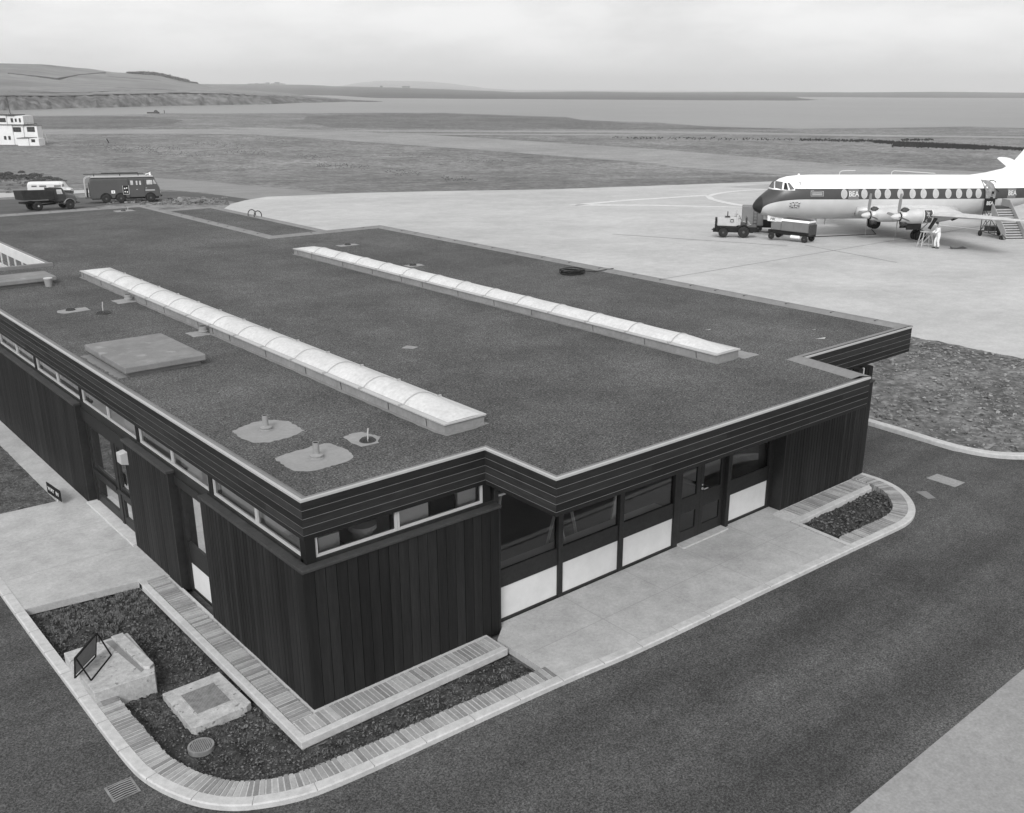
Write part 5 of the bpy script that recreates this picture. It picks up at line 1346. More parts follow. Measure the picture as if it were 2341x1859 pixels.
tp = gp(2030 + 590 / 6.932, 380 + 1288 / 6.932)
t = empty('work_trestle', tp, rz=rdir + .15, label='pale wooden work trestle under the open engine panel in front of the overalled person', cat='trestle')
tw_ = mat('trestle_timber', .42, .7, [(5, .15)])
q = MB()
for x0_, x1_ in ((-.50, -.34), (.45, .22)):
    for y in (-.3, .3): q.tube([(x0_, y, 0), (x1_, y * .6, 1.08)], .035, 5)
q.build('leg', tw_, t)
q = MB()
for y in (-.25, .25): q.tube([(-.46, y, .25), (.42, y, .25)], .025, 5); q.tube([(-.44, y, .3), (.2, y, 1.0)], .022, 5)
q.tube([(-.46, -.27, .5), (-.46, .27, .5)], .02, 5); q.tube([(.38, -.27, .5), (.38, .27, .5)], .02, 5); q.build('brace', tw_, t)
q = MB(); q.box(-.42, .40, -.24, .24, 1.08, 1.14); q.build('top', tw_, t, bevel=.01)
q = MB(); q.obox((.30, .0, 1.50), (.20, 0, .38), (0, .25, 0), (-.02, 0, .012)); 
o = q.build('cowl_panel', M['black'], None); o.parent = None; o.matrix_world = Matrix.Translation(tp + Vector((0, 0, .18))) @ Matrix.Rotation(rdir, 4, 'Z'); tag(o, 'black engine panel hanging open under the nacelle in front of the mechanic', 'panel')
cp = gp(2030 + 1100 / 6.932, 380 + 1310 / 6.932)
q = MB(); rr = []
for k in range(7):
    a = -.9 + k * .3; rr.append([(math.sin(a) * .75, -.25, .12 - math.cos(a) * .12 + .01 + abs(a) * .05), (math.sin(a) * .6 + .1, .45, .12 - math.cos(a) * .12 + .02 + abs(a) * .05)])
q.add([v for r in rr for v in r], [(2 * k, 2 * k + 2, 2 * k + 3, 2 * k + 1) for k in range(6)])
o = q.build('engine_cowling', M['hub'], smooth=True, loc=cp, rz=rdir); s_ = o.modifiers.new('solid', 'SOLIDIFY'); s_.thickness = .015; tag(o, 'curved engine cowling lying on the apron right of the mechanic', 'cowling')

# ------------------------------------------------------------------ tow tractor
a_ = gp(1600 + 375 / 7.187, 420 + 880 / 7.187); b_ = gp(1600 + 710 / 7.187, 420 + 893 / 7.187)
ang = math.atan2(-RT.y * .966 * -1, -RT.x * .966)  # nose to picture left
fdir = (Vector((RT.x, RT.y, 0)).normalized() * -.985 + Vector((FW.x, FW.y, 0)).normalized() * .17).normalized()
ang = math.atan2(fdir.y, fdir.x)
T = empty('tow_tractor', b_ + Vector((-fdir.y, fdir.x, 0)) * -0.0, rz=ang, label='small tow tractor with pale bonnet and black chassis in front of the airliner nose', cat='tractor')
# local: x forward, y left (which faces the camera when heading left -> y>0 is the near side?) near side is +y*sgn
sgn = 1 if (Matrix.Rotation(ang, 3, 'Z') @ Vector((0, 1, 0))).dot(CAM - b_) > 0 else -1
W_ = 1.35
def Y(v): return v * sgn    # v=0 near side wheel face, negative = away
tp_ = mat('tractor_paint', .44, .5, [(2, .08)]); 
q = MB(); q.box(-1.0, 2.1, min(Y(-.15), Y(-W_ + .15)), max(Y(-.15), Y(-W_ + .15)), .42, .82); q.box(-.75, 2.35, min(Y(-.35), Y(-1.0)), max(Y(-.35), Y(-1.0)), .35, .6)
q.build('chassis', M['black'], T, bevel=.02)
q = MB(); q.loft([[(2.05, Y(-.3), .84), (2.05, Y(-1.05), .84), (2.05, Y(-1.0), 1.46), (2.05, Y(-.38), 1.46)], [(.55, Y(-.2), .84), (.55, Y(-1.15), .84), (.55, Y(-1.1), 1.56), (.55, Y(-.28), 1.56)]]); q.build('bonnet', tp_, T, bevel=.05)
q = MB(); q.box(2.06, 2.22, *sorted((Y(-.25), Y(-1.1))), .55, 1.42); q.build('grille', M['black'], T, bevel=.02)
q = MB()
for z in (1.0, 1.2): q.cyl((2.2, Y(-.38), z), (2.26, Y(-.38), z), .07, .07, 12)
q.build('headlight', M['white'], T)
q = MB(); q.box(.45, .6, *sorted((Y(-.2), Y(-1.15))), .9, 1.7); q.build('dashboard', tp_, T, bevel=.03)
q = MB(); q.loft([[(.75, Y(-.3), 1.56), (.75, Y(-1.1), 1.56), (.75, Y(-1.1), 1.62), (.75, Y(-.3), 1.62)], [(.55, Y(-.3), 2.05), (.55, Y(-1.1), 2.05), (.5, Y(-1.1), 2.06), (.5, Y(-.3), 2.06)]]); q.build('windscreen', M['interior'], T)
q = MB(); q.box(1.25, 1.32, *sorted((Y(-.25), Y(-.4))), 1.56, 1.95); q.box(1.1, 1.5, *sorted((Y(-.2), Y(-.5))), 1.56, 1.6); q.build('exhaust', M['black'], T)
q = MB(); q.box(-.1, .25, *sorted((Y(-.3), Y(-1.05))), .82, 1.15); q.box(-.25, -.12, *sorted((Y(-.3), Y(-1.05))), 1.0, 1.55); q.build('seat', M['metal_dark'], T, bevel=.05)
q = MB(); c = Vector((.3, Y(-.68), 1.45)); q.tube([c + Vector((.08 * math.sin(a), .2 * math.cos(a), .18 * math.sin(a))) for a in [2 * PI * k / 16 for k in range(17)]], .018, 5); q.tube([c, (.5, Y(-.68), 1.3)], .02, 5); q.build('steering_wheel', M['black'], T)
for x0_ in (0, 1.55):
    r = .44 if x0_ == 0 else .37
    q = MB(); q.add([(x0_ + (r + d) * math.cos(a), y, r + (r + d) * math.sin(a) * 1.0) for a in [PI * k / 8 for k in range(9)] for y in (Y(.06), Y(-.3)) for d in (.05, .08)], [(4 * k, 4 * k + 2, 4 * k + 6, 4 * k + 4) for k in range(8)] + [(4 * k + 1, 4 * k + 5, 4 * k + 7, 4 * k + 3) for k in range(8)] + [(4 * k, 4 * k + 4, 4 * k + 5, 4 * k + 1) for k in range(8)]); q.build('mudguard', M['black'], T)
    for y in (Y(-.08), Y(-W_ + .08)): wheel(T, (x0_, y, r), r, .24)
q = MB(); q.box(-.95, .0, *sorted((Y(-.1), Y(-W_ + .1))), .82, .9); q.build('deck', M['hub'], T)
q = MB(); q.tube([(2.2, Y(-.65), .5), (2.45, Y(-.65), .5)], .05, 6); q.build('tow_hook', M['metal_dark'], T)
q = MB(); rnd = random.Random(8); 
pts = [(-.35 + .22 * math.cos(t * 1.1) + .01 * t, Y(-.6) + .25 * math.sin(t * .9), .93 + .012 * t) for t in range(26)]
q.tube(pts, .03, 5); tag(q.build('rope', mat('pale_rope', .45, .9), loc=T.location, rz=ang), 'pale rope heaped on the rear deck of the tow tractor', 'rope')
q = MB(); q.box(.8, 1.05, *sorted((Y(-.17), Y(-.19))), 1.18, 1.38); pl = q.build('number_plate', M['black'], T); q = MB(); q.box(.84, 1.01, *sorted((Y(-.155), Y(-.172))), 1.22, 1.30); q.build('plate_face', M['white'], pl)
# ------------------------------------------------------------------ tall grey service trailer behind it
c = gp(1600 + 830 / 7.187, 420 + 800 / 7.187) 
Tr = empty('service_truck', c, rz=ang, label='grey box-bodied service truck with ladder behind the tow tractor under the airliner nose', cat='truck')
sg_ = mat('truck_grey', .20, .6, [(2, .1)])
q = MB(); q.box(-.95, .75, *sorted((Y(.0), Y(-1.5))), .55, 2.05); q.build('cabinet', sg_, Tr, bevel=.03)
q = MB()
for y in (-.55, -.05): q.tube([(-.30 + y * .0 + (.15 if y > -.3 else -.15), Y(.04), .6), (-.30 + (.15 if y > -.3 else -.15), Y(.04), 1.85)], .018, 5)
for k in range(5): q.tube([(-.45, Y(.04), .75 + k * .25), (-.15, Y(.04), .75 + k * .25)], .014, 5)
q.build('ladder', M['metal_dark'], Tr)
q = MB(); q.box(-3.0, .75, *sorted((Y(-.2), Y(-1.4))), .38, .62); q.box(-3.0, -1.0, *sorted((Y(-.1), Y(-1.5))), .62, 1.0); q.box(-1.5, -.98, *sorted((Y(-.1), Y(-1.5))), 1.0, 1.75); q.build('chassis', M['black'], Tr, bevel=.02)
q = MB(); q.box(-2.2, -1.6, *sorted((Y(-.3), Y(-1.2))), 1.0, 1.35); q.build('engine_box', M['hub'], Tr, bevel=.03)
for x in (-.6, -2.3):
    for y in (-.15, -1.35): wheel(Tr, (x, Y(y), .32), .32, .2)
# ------------------------------------------------------------------ ground power trailer
w1, w2, w3 = gp(1600 + 1160 / 7.187, 420 + 930 / 7.187), gp(1600 + 1705 / 7.187, 420 + 975 / 7.187), gp(1600 + 1820 / 7.187, 420 + 955 / 7.187)
cdir = (w1 - w2).normalized(); ca = math.atan2(cdir.y, cdir.x)
G_ = empty('power_trailer', w2, rz=ca, label='ground power trailer with white roof and grey side doors right of the tow tractor', cat='trailer')
s2 = 1 if (Matrix.Rotation(ca, 3, 'Z') @ Vector((0, 1, 0))).dot(CAM - w2) > 0 else -1
def Z2(a, b): return sorted((a * s2, b * s2))
WB = (w1 - w2).length; WW = (w3 - w2).length
gm = mat('power_trailer_grey', .17, .5, [(2, .08)])
q = MB(); q.box(-.35, WB + .35, *Z2(-.12, -WW), .42, .70); q.build('frame', M['black'], G_, bevel=.02)
q = MB(); q.box(-.25, WB * .72, *Z2(-.02, -WW - .05), .72, 1.44); by = q.build('body', gm, G_, bevel=.03)
for a0, a1 in ((-.15, WB * .33), (WB * .35, WB * .70)):
    q = MB(); q.box(a0, a1, *Z2(.0, -.02), .76, 1.34); q.build('door', gm, G_, bevel=.01)
q = MB(); q.loft([[(-.27, 0, 1.44), (-.27, -(WW + .05) * s2, 1.44), (-.27, -(WW - .15) * s2, 1.58), (-.27, -.14 * s2, 1.58)], [(WB * .73, 0, 1.44), (WB * .73, -(WW + .05) * s2, 1.44), (WB * .73, -(WW - .15) * s2, 1.58), (WB * .73, -.14 * s2, 1.58)]]); q.build('roof', whitep, G_)
q = MB(); q.box(-.22, WB * .70, *Z2(-.17, -WW + .1), 1.58, 1.63); q.build('roof_vent', M['metal_dark'], G_)
q = MB(); q.box(WB * .75, WB * .75 + .85, *Z2(-.15, -WW + .1), .72, 1.22); q.build('control_box', gm, G_, bevel=.02)
q = MB(); q.box(-.36, -.27, *Z2(-.1, -WW), .55, 1.3); q.build('grille', M['metal_dark'], G_)
q = MB(); q.lathe((WB * .15, -.15 * s2, .33), (1, 0, 0), [(0, .08), (.05, .13), (.75, .13), (.8, .08)], 14); q.build('tank', whitep, G_, smooth='auto')
q = MB(); q.tube([(WB + .2, -.3 * s2, .42), (WB + 1.1, -WW * .5 * s2, .40), (WB + .2, (-WW + .2) * s2, .42)], .06, 6); q.tube([(WB + 1.05, -WW * .5 * s2, .4), (WB + 1.35, -WW * .5 * s2, .42)], .05, 6); q.build('drawbar', M['metal_dark'], G_)
for x in (0, WB):
    for y in (-.06, -WW): wheel(G_, (x, y * s2, .25), .25, .15)
c0 = gp(1720 + 945 / 6.7375, 380 + 1095 / 6.7375); c1 = gp(1720 + 1400 / 6.7375, 380 + 1075 / 6.7375); c2 = gp(1720 + 1900 / 6.7375, 380 + 1053 / 6.7375); c3 = gp(1720 + 1840 / 6.7375, 380 + 985 / 6.7375)
q = MB(); u = Vector((0, 0, .035)); q.tube([w2 + Vector((.3, -.1, .5)), c0 + u, c1 + u, c2 + u, c2 + (c3 - c2) * .5 + u, c3 + u, c3 + Vector((0, 0, .9))], .03, 6); tag(q.build('power_cable', M['rubber']), 'black power cable running from the power trailer to the inner engine', 'cable')
# ------------------------------------------------------------------ vehicles on the service road
rh, dh = Vector((RT.x, RT.y, 0)).normalized(), Vector((FW.x, FW.y, 0)).normalized()
def slope_rot(ang):
    """orientation lying on the local slope"""
    n = Vector((PB, PA, 1)).normalized(); x = Vector((math.cos(ang), math.sin(ang), 0)); x = (x - n * x.dot(n)).normalized(); y = n.cross(x)
    return Matrix((x, y, n)).transposed().to_euler()
def dpx(x, y): return gp(x / 5.39, 370 + y / 5.39)
# --- fire engine: x forward, near side at y = 0, body runs to y = +2.3 (away)
near = dpx(1410, 508)
fd = (rh * .90 + dh * .436).normalized(); fa = math.atan2(fd.y, fd.x)
FE = empty('fire_engine', near, rot=slope_rot(fa), label='six-wheeled airport fire engine with roof ladder parked on the service road', cat='fire engine')
fem = mat('fire_engine_paint', .075, .4, [(1.2, .06)], None, .4)
fel = mat('fire_engine_roof', .42, .5)
q = MB(); rr = []
for x, top, bot in ((-2.45, 2.35, .55), (-2.3, 2.78, .52), (-2.0, 2.92, .52), (1.75, 2.92, .56)):
    rr.append([(x, 0, bot), (x, 2.3, bot), (x, 2.3, top - .3), (x, 2.0, top), (x, .3, top), (x, 0, top - .3)])
q.loft(rr); q.build('body', fem, FE, bevel=.03)
q = MB(); rr = []
for x, top, bot in ((1.77, 2.88, .60), (4.2, 2.88, .62), (4.65, 2.86, .62), (4.98, 2.0, .62), (5.15, 1.65, .62), (5.2, .9, .62)):
    rr.append([(x, 0.02, bot), (x, 2.28, bot), (x, 2.28, top - .25), (x, 2.05, top), (x, .25, top), (x, .02, top - .25)])
q.loft(rr); q.build('cab', fem, FE, bevel=.03)
q = MB(); q.box(-2.2, 4.55, .08, 2.2, 2.88, 2.99); q.tube([(-2.0, .28, 3.0), (4.5, .28, 3.0)], .03, 5); q.tube([(-2.0, 2.0, 3.0), (4.5, 2.0, 3.0)], .03, 5); q.build('roof', fel, FE)
q = MB()
for y in (.75, 1.15): q.box(-2.9, 3.6, y - .03, y + .03, 3.22, 3.30)
for k in range(22): q.tube([(-2.8 + k * .3, .75, 3.26), (-2.8 + k * .3, 1.15, 3.26)], .018, 4)
for y in (.68, 1.22): q.box(-1.0, 3.0, y - .025, y + .025, 3.32, 3.39)
for x in (-1.8, 1.0, 3.0): q.tube([(x, .95, 2.95), (x, .95, 3.22)], .05, 5)
q.build('ladder', M['metal_dark'], FE)
q = MB(); q.lathe((4.3, .7, 3.0), (0, 0, 1), [(0, .1), (.1, .12), (.22, .1), (.26, .02)], 12); q.obox((4.1, .9, 3.25), (.3, .05, .1), (0, .05, 0), (0, 0, .05)); q.build('roof_lamp', whitep, FE)
q = MB(); q.tube([(3.9, 1.2, 2.95), (3.9, 1.2, 3.2), (4.2, 1.2, 3.38), (4.5, 1.2, 3.3)], .05, 6); q.build('monitor', M['metal_dark'], FE)
q = MB(); q.quad((4.15, -.0, 0), (4.15, 0, 0), (4.15, 0, 0))
fw_ = mat('vehicle_window', .5, .15, [(2, .3)], None, .5); chrome = mat('pale_frame', .5, .4)
def fwin(x0, x1, z0, z1, m=None, r=.03):
    q = MB(); q.box(x0 - .04, x1 + .04, -.012, .03, z0 - .04, z1 + .04); o = q.build('window', M['metal_dark'], FE, bevel=.02)
    q = MB(); q.box(x0, x1, -.02, .03, z0, z1); q.build('pane', m or fw_, o, bevel=.02)
fwin(3.75, 4.40, 2.0, 2.52); fwin(1.98, 2.28, 1.98, 2.50); fwin(2.58, 2.78, 1.98, 2.46); fwin(2.95, 3.15, 1.98, 2.46)
q = MB(); q.quad((4.70, .0, 2.55), (4.92, .0, 2.08), (4.90, .0, 2.08), (4.66, .0, 2.55))
for y0_, y1_ in ((.15, 1.1), (1.2, 2.15)): q.quad((4.70, y0_, 2.66), (4.70, y1_, 2.66), (4.975, y1_, 2.05), (4.975, y0_, 2.05))
q.build('windscreen', fw_, FE)
q = MB(); q.quad((4.50, -.0, 2.55), (4.62, .0, 2.52), (4.83, .0, 2.06), (4.50, .0, 2.06)); o = q.build('window', fw_, FE); o.location.y = -.01
q = MB(); q.box(3.45, 3.47, -.006, .02, .7, 2.6); q.box(1.78, 1.80, -.006, .02, .62, 2.6); q.build('door_seam', M['black'], FE)
q = MB(); q.box(2.55, 2.72, -.03, .0, 1.45, 1.5); q.box(3.6, 3.75, -.03, .0, 1.6, 1.65); q.build('handle', chrome, FE)
q = MB(); q.box(1.08, 1.76, -.004, .25, .98, 1.92); lk = q.build('pump_locker', M['black'], FE)
q = MB(); q.box(1.08, 1.12, -.02, .0, .95, 1.95); q.box(1.72, 1.78, -.02, 0, .95, 1.95); q.box(1.08, 1.78, -.02, 0, .93, .98); q.build('frame', chrome, lk)
q = MB()
for x, z in ((1.3, 1.62), (1.52, 1.66), (1.32, 1.25), (1.55, 1.22)): q.cyl((x, -.03, z), (x, .0, z), .075, .075, 12)
q.build('gauge', whitep, lk)
q = MB(); q.box(-.18, .22, -.03, .0, 1.08, 1.42); ins = q.build('badge', whitep, FE); q = MB(); q.cyl((.02, -.04, 1.25), (.02, -.03, 1.25), .07, .07, 14); q.build('badge_mark', M['metal_dark'], ins)
q = MB(); q.box(3.55, 4.6, -.015, .01, 1.30, 1.44); q.build('name_board', fel, FE)
q = MB(); q.cyl((5.15, .35, 1.05), (5.25, .35, 1.05), .11, .11, 14); q.cyl((5.15, 1.95, 1.05), (5.25, 1.95, 1.05), .11, .11, 14); q.build('headlight', M['white'], FE)
q = MB(); q.box(5.15, 5.35, .0, 2.3, .62, .80); q.build('bumper', M['black'], FE, bevel=.03)
# arches, wheels
for x, z in ((-.80, 0), (.80, 0), (4.05, 0)):
    q = MB(); n_ = 14; r_ = .66 if x < 2 else .62
    A = [(x + r_ * math.cos(a), -.015, .50 + r_ * math.sin(a)) for a in [PI * k / n_ for k in range(n_ + 1)]]; B = [(p[0], .5, p[2]) for p in A]
    q.add(A, [tuple(range(n_ + 1))]); q.build('wheel_arch', M['black'], FE)
    wheel(FE, (x, .1, .50), .50, .3); wheel(FE, (x, 2.1, .50), .50, .3)
q = MB(); q.box(-2.3, 5.0, .3, 2.0, .42, .62); q.build('chassis', M['black'], FE)
# rear: hooped grab rails, hose reel bay, step
q = MB()
for y in (.1, 2.2): q.tube([(-2.9, y, .75), (-2.9, y, 2.4), (-2.85, y, 2.75), (-2.6, y, 2.95), (-2.2, y, 3.0)], .05, 6)
q.tube([(-2.9, 1.1, .75), (-2.9, 1.1, 2.2)], .03, 5); q.tube([(-2.9, .1, 2.3), (-2.9, 2.2, 2.3)], .03, 5); q.build('grab_rail', fel, FE)
q = MB(); q.box(-3.0, -2.4, .0, 2.3, .60, .68); q.build('rear_step', M['metal_dark'], FE)
q = MB(); q.box(-2.48, -2.44, .3, 2.0, .8, 2.3); q.build('rear_locker', M['black'], FE)
q = MB(); q.tube([(-2.75, .6, .7), (-2.7, .6, 1.7)], .09, 8); q.build('hydrant_pipe', M['black'], FE)

# --- tipper truck seen from behind, bed empty
near = dpx(480, 603)
td = (rh * .669 + dh * .743).normalized(); ta = math.atan2(td.y, td.x)
TK = empty('tipper_truck', near, rot=slope_rot(ta), label='dark open-bed tipper truck with rounded bonnet parked behind the fire engine', cat='truck')
bedm = mat('tipper_bed', .028, .7, [(2, .3)]); tkp = mat('truck_cab_paint', .045, .4)
WH = 3.35
q = MB(); x0_, x1_ = -1.35, 1.75
q.box(x0_, x1_, -.15, 2.15, 1.12, 1.2)
q.loft([[(x0_, -.15, 1.2), (x0_, -.09, 1.2), (x0_, -.13, 2.05), (x0_, -.19, 2.05)], [(x1_, -.15, 1.2), (x1_, -.09, 1.2), (x1_, -.11, 2.0), (x1_, -.17, 2.0)]])
q.loft([[(x0_, 2.09, 1.2), (x0_, 2.15, 1.2), (x0_, 2.19, 2.05), (x0_, 2.13, 2.05)], [(x1_, 2.09, 1.2), (x1_, 2.15, 1.2), (x1_, 2.17, 2.0), (x1_, 2.11, 2.0)]])
q.box(x1_ - .06, x1_, -.1, 2.1, 1.2, 2.25)
q.build('bed', bedm, TK)
q = MB(); q.loft([[(x0_ - .04, -.15, 1.15), (x0_ - .04, 2.15, 1.15), (x0_, 2.15, 1.15), (x0_, -.15, 1.15)], [(x0_ - .14, -.19, 2.06), (x0_ - .14, 2.19, 2.06), (x0_ - .10, 2.19, 2.06), (x0_ - .10, -.19, 2.06)]]); q.build('tailgate', bedm, TK)
q = MB()
for x in (-1.3, .1, 1.6): q.box(x, x + .08, -.2, -.15, 1.15, 2.1)
q.build('stake', bedm, TK)
q = MB(); q.box(-1.2, 3.9, .35, .5, .72, .9); q.box(-1.2, 3.9, 1.5, 1.65, .72, .9); q.box(-1.25, -1.15, .2, 1.8, .7, .9); q.tube([(-.9, 1.0, .8), (0, 1.0, .5), (2.5, 1.0, .6)], .1, 6); q.build('chassis', M['black'], TK)
q = MB(); rr = []
for x, top, w0 in ((1.85, 2.15, .16), (2.0, 2.28, .16), (2.75, 2.26, .18), (3.05, 1.75, .14)): rr.append([(x, w0 - .02, .8), (x, 1.84, .8), (x, 1.84, 1.5), (x, 1.72, top), (x, .28, top), (x, w0 - .02, 1.5)])
q.loft(rr); q.build('cab', tkp, TK, bevel=.05)
q = MB(); q.quad((2.15, .135, 1.6), (2.75, .135, 1.6), (2.68, .2, 2.08), (2.15, .2, 2.08)); q.quad((1.845, .4, 1.65), (1.845, 1.6, 1.65), (1.90, 1.55, 2.1), (1.90, .45, 2.1)); q.quad((2.80, .25, 2.2), (2.80, 1.75, 2.2), (3.07, 1.75, 1.78), (3.07, .25, 1.78)); o = q.build('window', fw_, TK)
q = MB(); rr = []
for x, top, h_ in ((3.0, 1.72, .62), (3.4, 1.68, .55), (3.9, 1.58, .46), (4.25, 1.42, .38), (4.4, 1.15, .3)): rr.append([(x, 1 - h_, .8), (x, 1 + h_, .8), (x, 1 + h_, top - .2), (x, 1 + h_ * .6, top), (x, 1 - h_ * .6, top), (x, 1 - h_, top - .2)])
q.loft(rr); q.build('bonnet', mat('bonnet_shine', .12, .35), TK, bevel=.05)
for y0_, y1_ in ((-.05, .45), (1.55, 2.05)):
    q = MB(); rr = []
    for k in range(9): a = PI * k / 8; rr.append([(WH + .62 * math.cos(a), y0_, .5 + .62 * math.sin(a)), (WH + .62 * math.cos(a), y1_, .5 + .62 * math.sin(a)), (WH + .56 * math.cos(a), y1_, .5 + .56 * math.sin(a)), (WH + .56 * math.cos(a), y0_, .5 + .56 * math.sin(a))])
    q.loft(rr); q.build('mudguard', mat('mudguard_dust', .20, .6) if 'mudguard_dust' not in bpy.data.materials else bpy.data.materials['mudguard_dust'], TK, smooth=True)
q = MB(); q.box(4.4, 4.5, .1, 1.9, .55, .7); q.build('bumper', M['hub'], TK)
q = MB(); q.box(1.9, 3.0, -.02, .15, .62, .68); q.build('running_board', M['hub'], TK)
for y in (0, .3, 1.7, 2.0): wheel(TK, (0, y, .47), .47, .24, hubm=M['hub'] if y not in (0,) else fel)
for y in (.1, 1.9): wheel(TK, (WH, y, .47), .47, .24)
# --- van beyond the truck
vb = gp(66, 370 + 452 / 5.39); 
vd = (rh * .97 + dh * .24).normalized(); va = math.atan2(vd.y, vd.x)
VN = empty('van', vb, rot=slope_rot(va), label='two-tone van with white roof and dark lower body half hidden behind the tipper truck', cat='van')
q = MB(); rr = []
for x, top in ((.0, 1.75), (.15, 1.98), (3.6, 2.0), (4.1, 1.9), (4.45, 1.25), (4.9, 1.1), (5.0, .8)): rr.append([(x, 0, .95), (x, 1.8, .95), (x, 1.8, max(top - .3, .96)), (x, 1.55, top), (x, .25, top), (x, 0, max(top - .3, .96))])
q.loft(rr); q.build('body', mat('van_paint', .62, .4), VN, bevel=.04)
q = MB(); q.loft([[(.0, -.01, .45), (0, 1.81, .45), (0, 1.81, .96), (0, -.01, .96)], [(4.95, -.01, .45), (4.95, 1.81, .45), (4.95, 1.81, .96), (4.95, -.01, .96)]]); q.build('lower_body', cheat, VN, bevel=.04)
for a0_, a1_ in ((.5, 1.1), (1.4, 2.2), (3.1, 3.9), (4.0, 4.25)):
    q = MB(); q.quad((a0_, -.02, 1.38), (a1_, -.02, 1.38), (a1_, .02, 1.72), (a0_, .02, 1.72)); q.build('window', M['hub'], VN)
for x in (.9, 4.0):
    for y in (.05, 1.75): wheel(VN, (x, y, .36), .36, .2)

# ------------------------------------------------------------------ control tower
def epx(x, y): return gp(x / 7.187, 210 + y / 7.187)
c0 = epx(245, 872); sc = 1.0
TW = empty('control_tower', c0, rz=math.atan2(rh.y, rh.x), label='white stepped control tower building with dark windows at the left edge', cat='control tower')
twm = mat('tower_render', .72, .8, [(.8, .06), (5, .06)]); tww = mat('tower_window', .03, .3); twd = mat('tower_roof', .08, .8)
# local: x right, y away; near corner at (0,0)
k_ = math.hypot((c0 - CAM).x, (c0 - CAM).y) / FPX / 7.187 * .93   # metres per zoom pixel
def X(v): return (v - 245) * k_
def tbox(x0, x1, y0, y1, z0, z1, m, name='wall'): q = MB(); q.box(x0, x1, y0, y1, z0, z1); return q.build(name, m, TW)
tbox(X(-220), X(40), 0.3, 9, 0, 5.4, twm); tbox(X(40), X(245), .0, 9, 0, 5.6, twm); tbox(X(245), X(400), .25, 8, 0, 5.6, twm)
tbox(X(400), X(600), .6, 3.5, 0, 5.35, twm); tbox(X(412), X(575), -4.5, .6, 0, 2.1, twm, 'porch'); tbox(X(575), X(720), -4.2, -.6, 0, 2.05, twm, 'porch')
tbox(X(-220), X(415), -.25, 8.5, 5.6, 5.78, twd, 'roof'); tbox(X(415), X(608), .45, 3.7, 5.36, 5.45, twd, 'roof')
tbox(X(-200), X(170), .3, 7, 5.78, 8.3, twm); tbox(X(170), X(415), .6, 6.6, 5.78, 8.15, twm)
tbox(X(-220), X(290), .1, 7, 8.3, 8.5, twd, 'roof'); tbox(X(405), X(580), -4.7, .55, 2.1, 2.2, twd, 'roof')
def win(x0, x1, z0, z1, y, n=1):
    q = MB(); q.box(X(x0), X(x1), y - .05, y + .02, z0, z1); o = q.build('window', tww, TW)
    if n > 1:
        q = MB()
        for k in range(1, n): x = X(x0 + (x1 - x0) * k / n); q.box(x - .05, x + .05, y - .07, y, z0, z1)
        q.box(X(x0), X(x1), y - .07, y, (z0 + z1) / 2 - .03, (z0 + z1) / 2 + .03); q.build('glazing_bar', M['hub'], o)
win(5, 160, 6.4, 7.55, .3, 6); win(-190, -10, 6.4, 7.55, .3, 6); win(228, 262, 6.35, 7.5, .6); win(290, 318, 6.5, 7.4, .6); win(350, 378, 6.35, 7.5, .6)
win(250, 368, 3.65, 5.0, .25, 3); win(450, 565, 3.7, 5.1, .6, 5); win(-10, 20, 3.7, 5.0, .3); win(100, 135, 1.45, 2.5, 0); win(165, 200, 1.45, 2.5, 0); win(610, 665, 1.0, 1.85, -4.2)
q = MB(); q.tube([(X(175), 3, 8.4), (X(155), 3, 13.6)], .09, 6); q.build('mast', M['metal_dark'], TW)
q = MB()
for x in (20, 120, 215, 250, 280): q.tube([(X(x), .4, 8.4), (X(x), .4, 9.0)], .03, 4)
q.tube([(X(-150), .4, 9.0), (X(280), .4, 9.0)], .03, 4)
for x in (420, 470, 520, 570): q.tube([(X(x), .8, 5.4), (X(x), .8, 6.2)], .03, 4)
q.tube([(X(420), .8, 6.2), (X(570), .8, 6.2)], .03, 4); q.build('railing', M['metal_dark'], TW)
pp = epx(785, 838); q = MB(); q.tube([(0, 0, 0), (-.35, 0, 2.6)], .13, 6); tag(q.build('marker_post', M['white'], loc=pp), 'white leaning marker post in the grass just right of the control tower', 'post')
# lone dark thing on the far shore: a low hut with a chimney-like mast
pp = gp(352, 259.8); e = empty('shore_hut', pp, rz=math.atan2(rh.y, rh.x), label='low dark shed with a small raised cab on the near shoreline, centre left', cat='shed')
q = MB(); q.box(-4.5, 2.5, 0, 3, 0, .9); q.build('base', M['metal_dark'], e); q = MB(); q.loft([[(-.3, 0, .9), (2.4, 0, .9), (2.4, 2, .9), (-.3, 2, .9)], [(.6, 0, 2.1), (1.3, 0, 2.1), (1.3, 2, 2.1), (.6, 2, 2.1)]]); q.build('cab', M['metal_dark'], e)
pp = gp(376, 259.3); q = MB(); q.tube([(0, 0, 0), (0, 0, 2.0)], .2, 6); tag(q.build('shore_post', M['metal_dark'], loc=pp), 'short dark post right of the shoreline shed', 'post')
pp = gp(247, 327); q = MB(); q.tube([(.3, 0, 0), (-.25, 0, 1.3)], .16, 6); tag(q.build('stub_post', M['metal_dark'], loc=pp), 'short dark leaning stub post in the grass right of the tower', 'post')
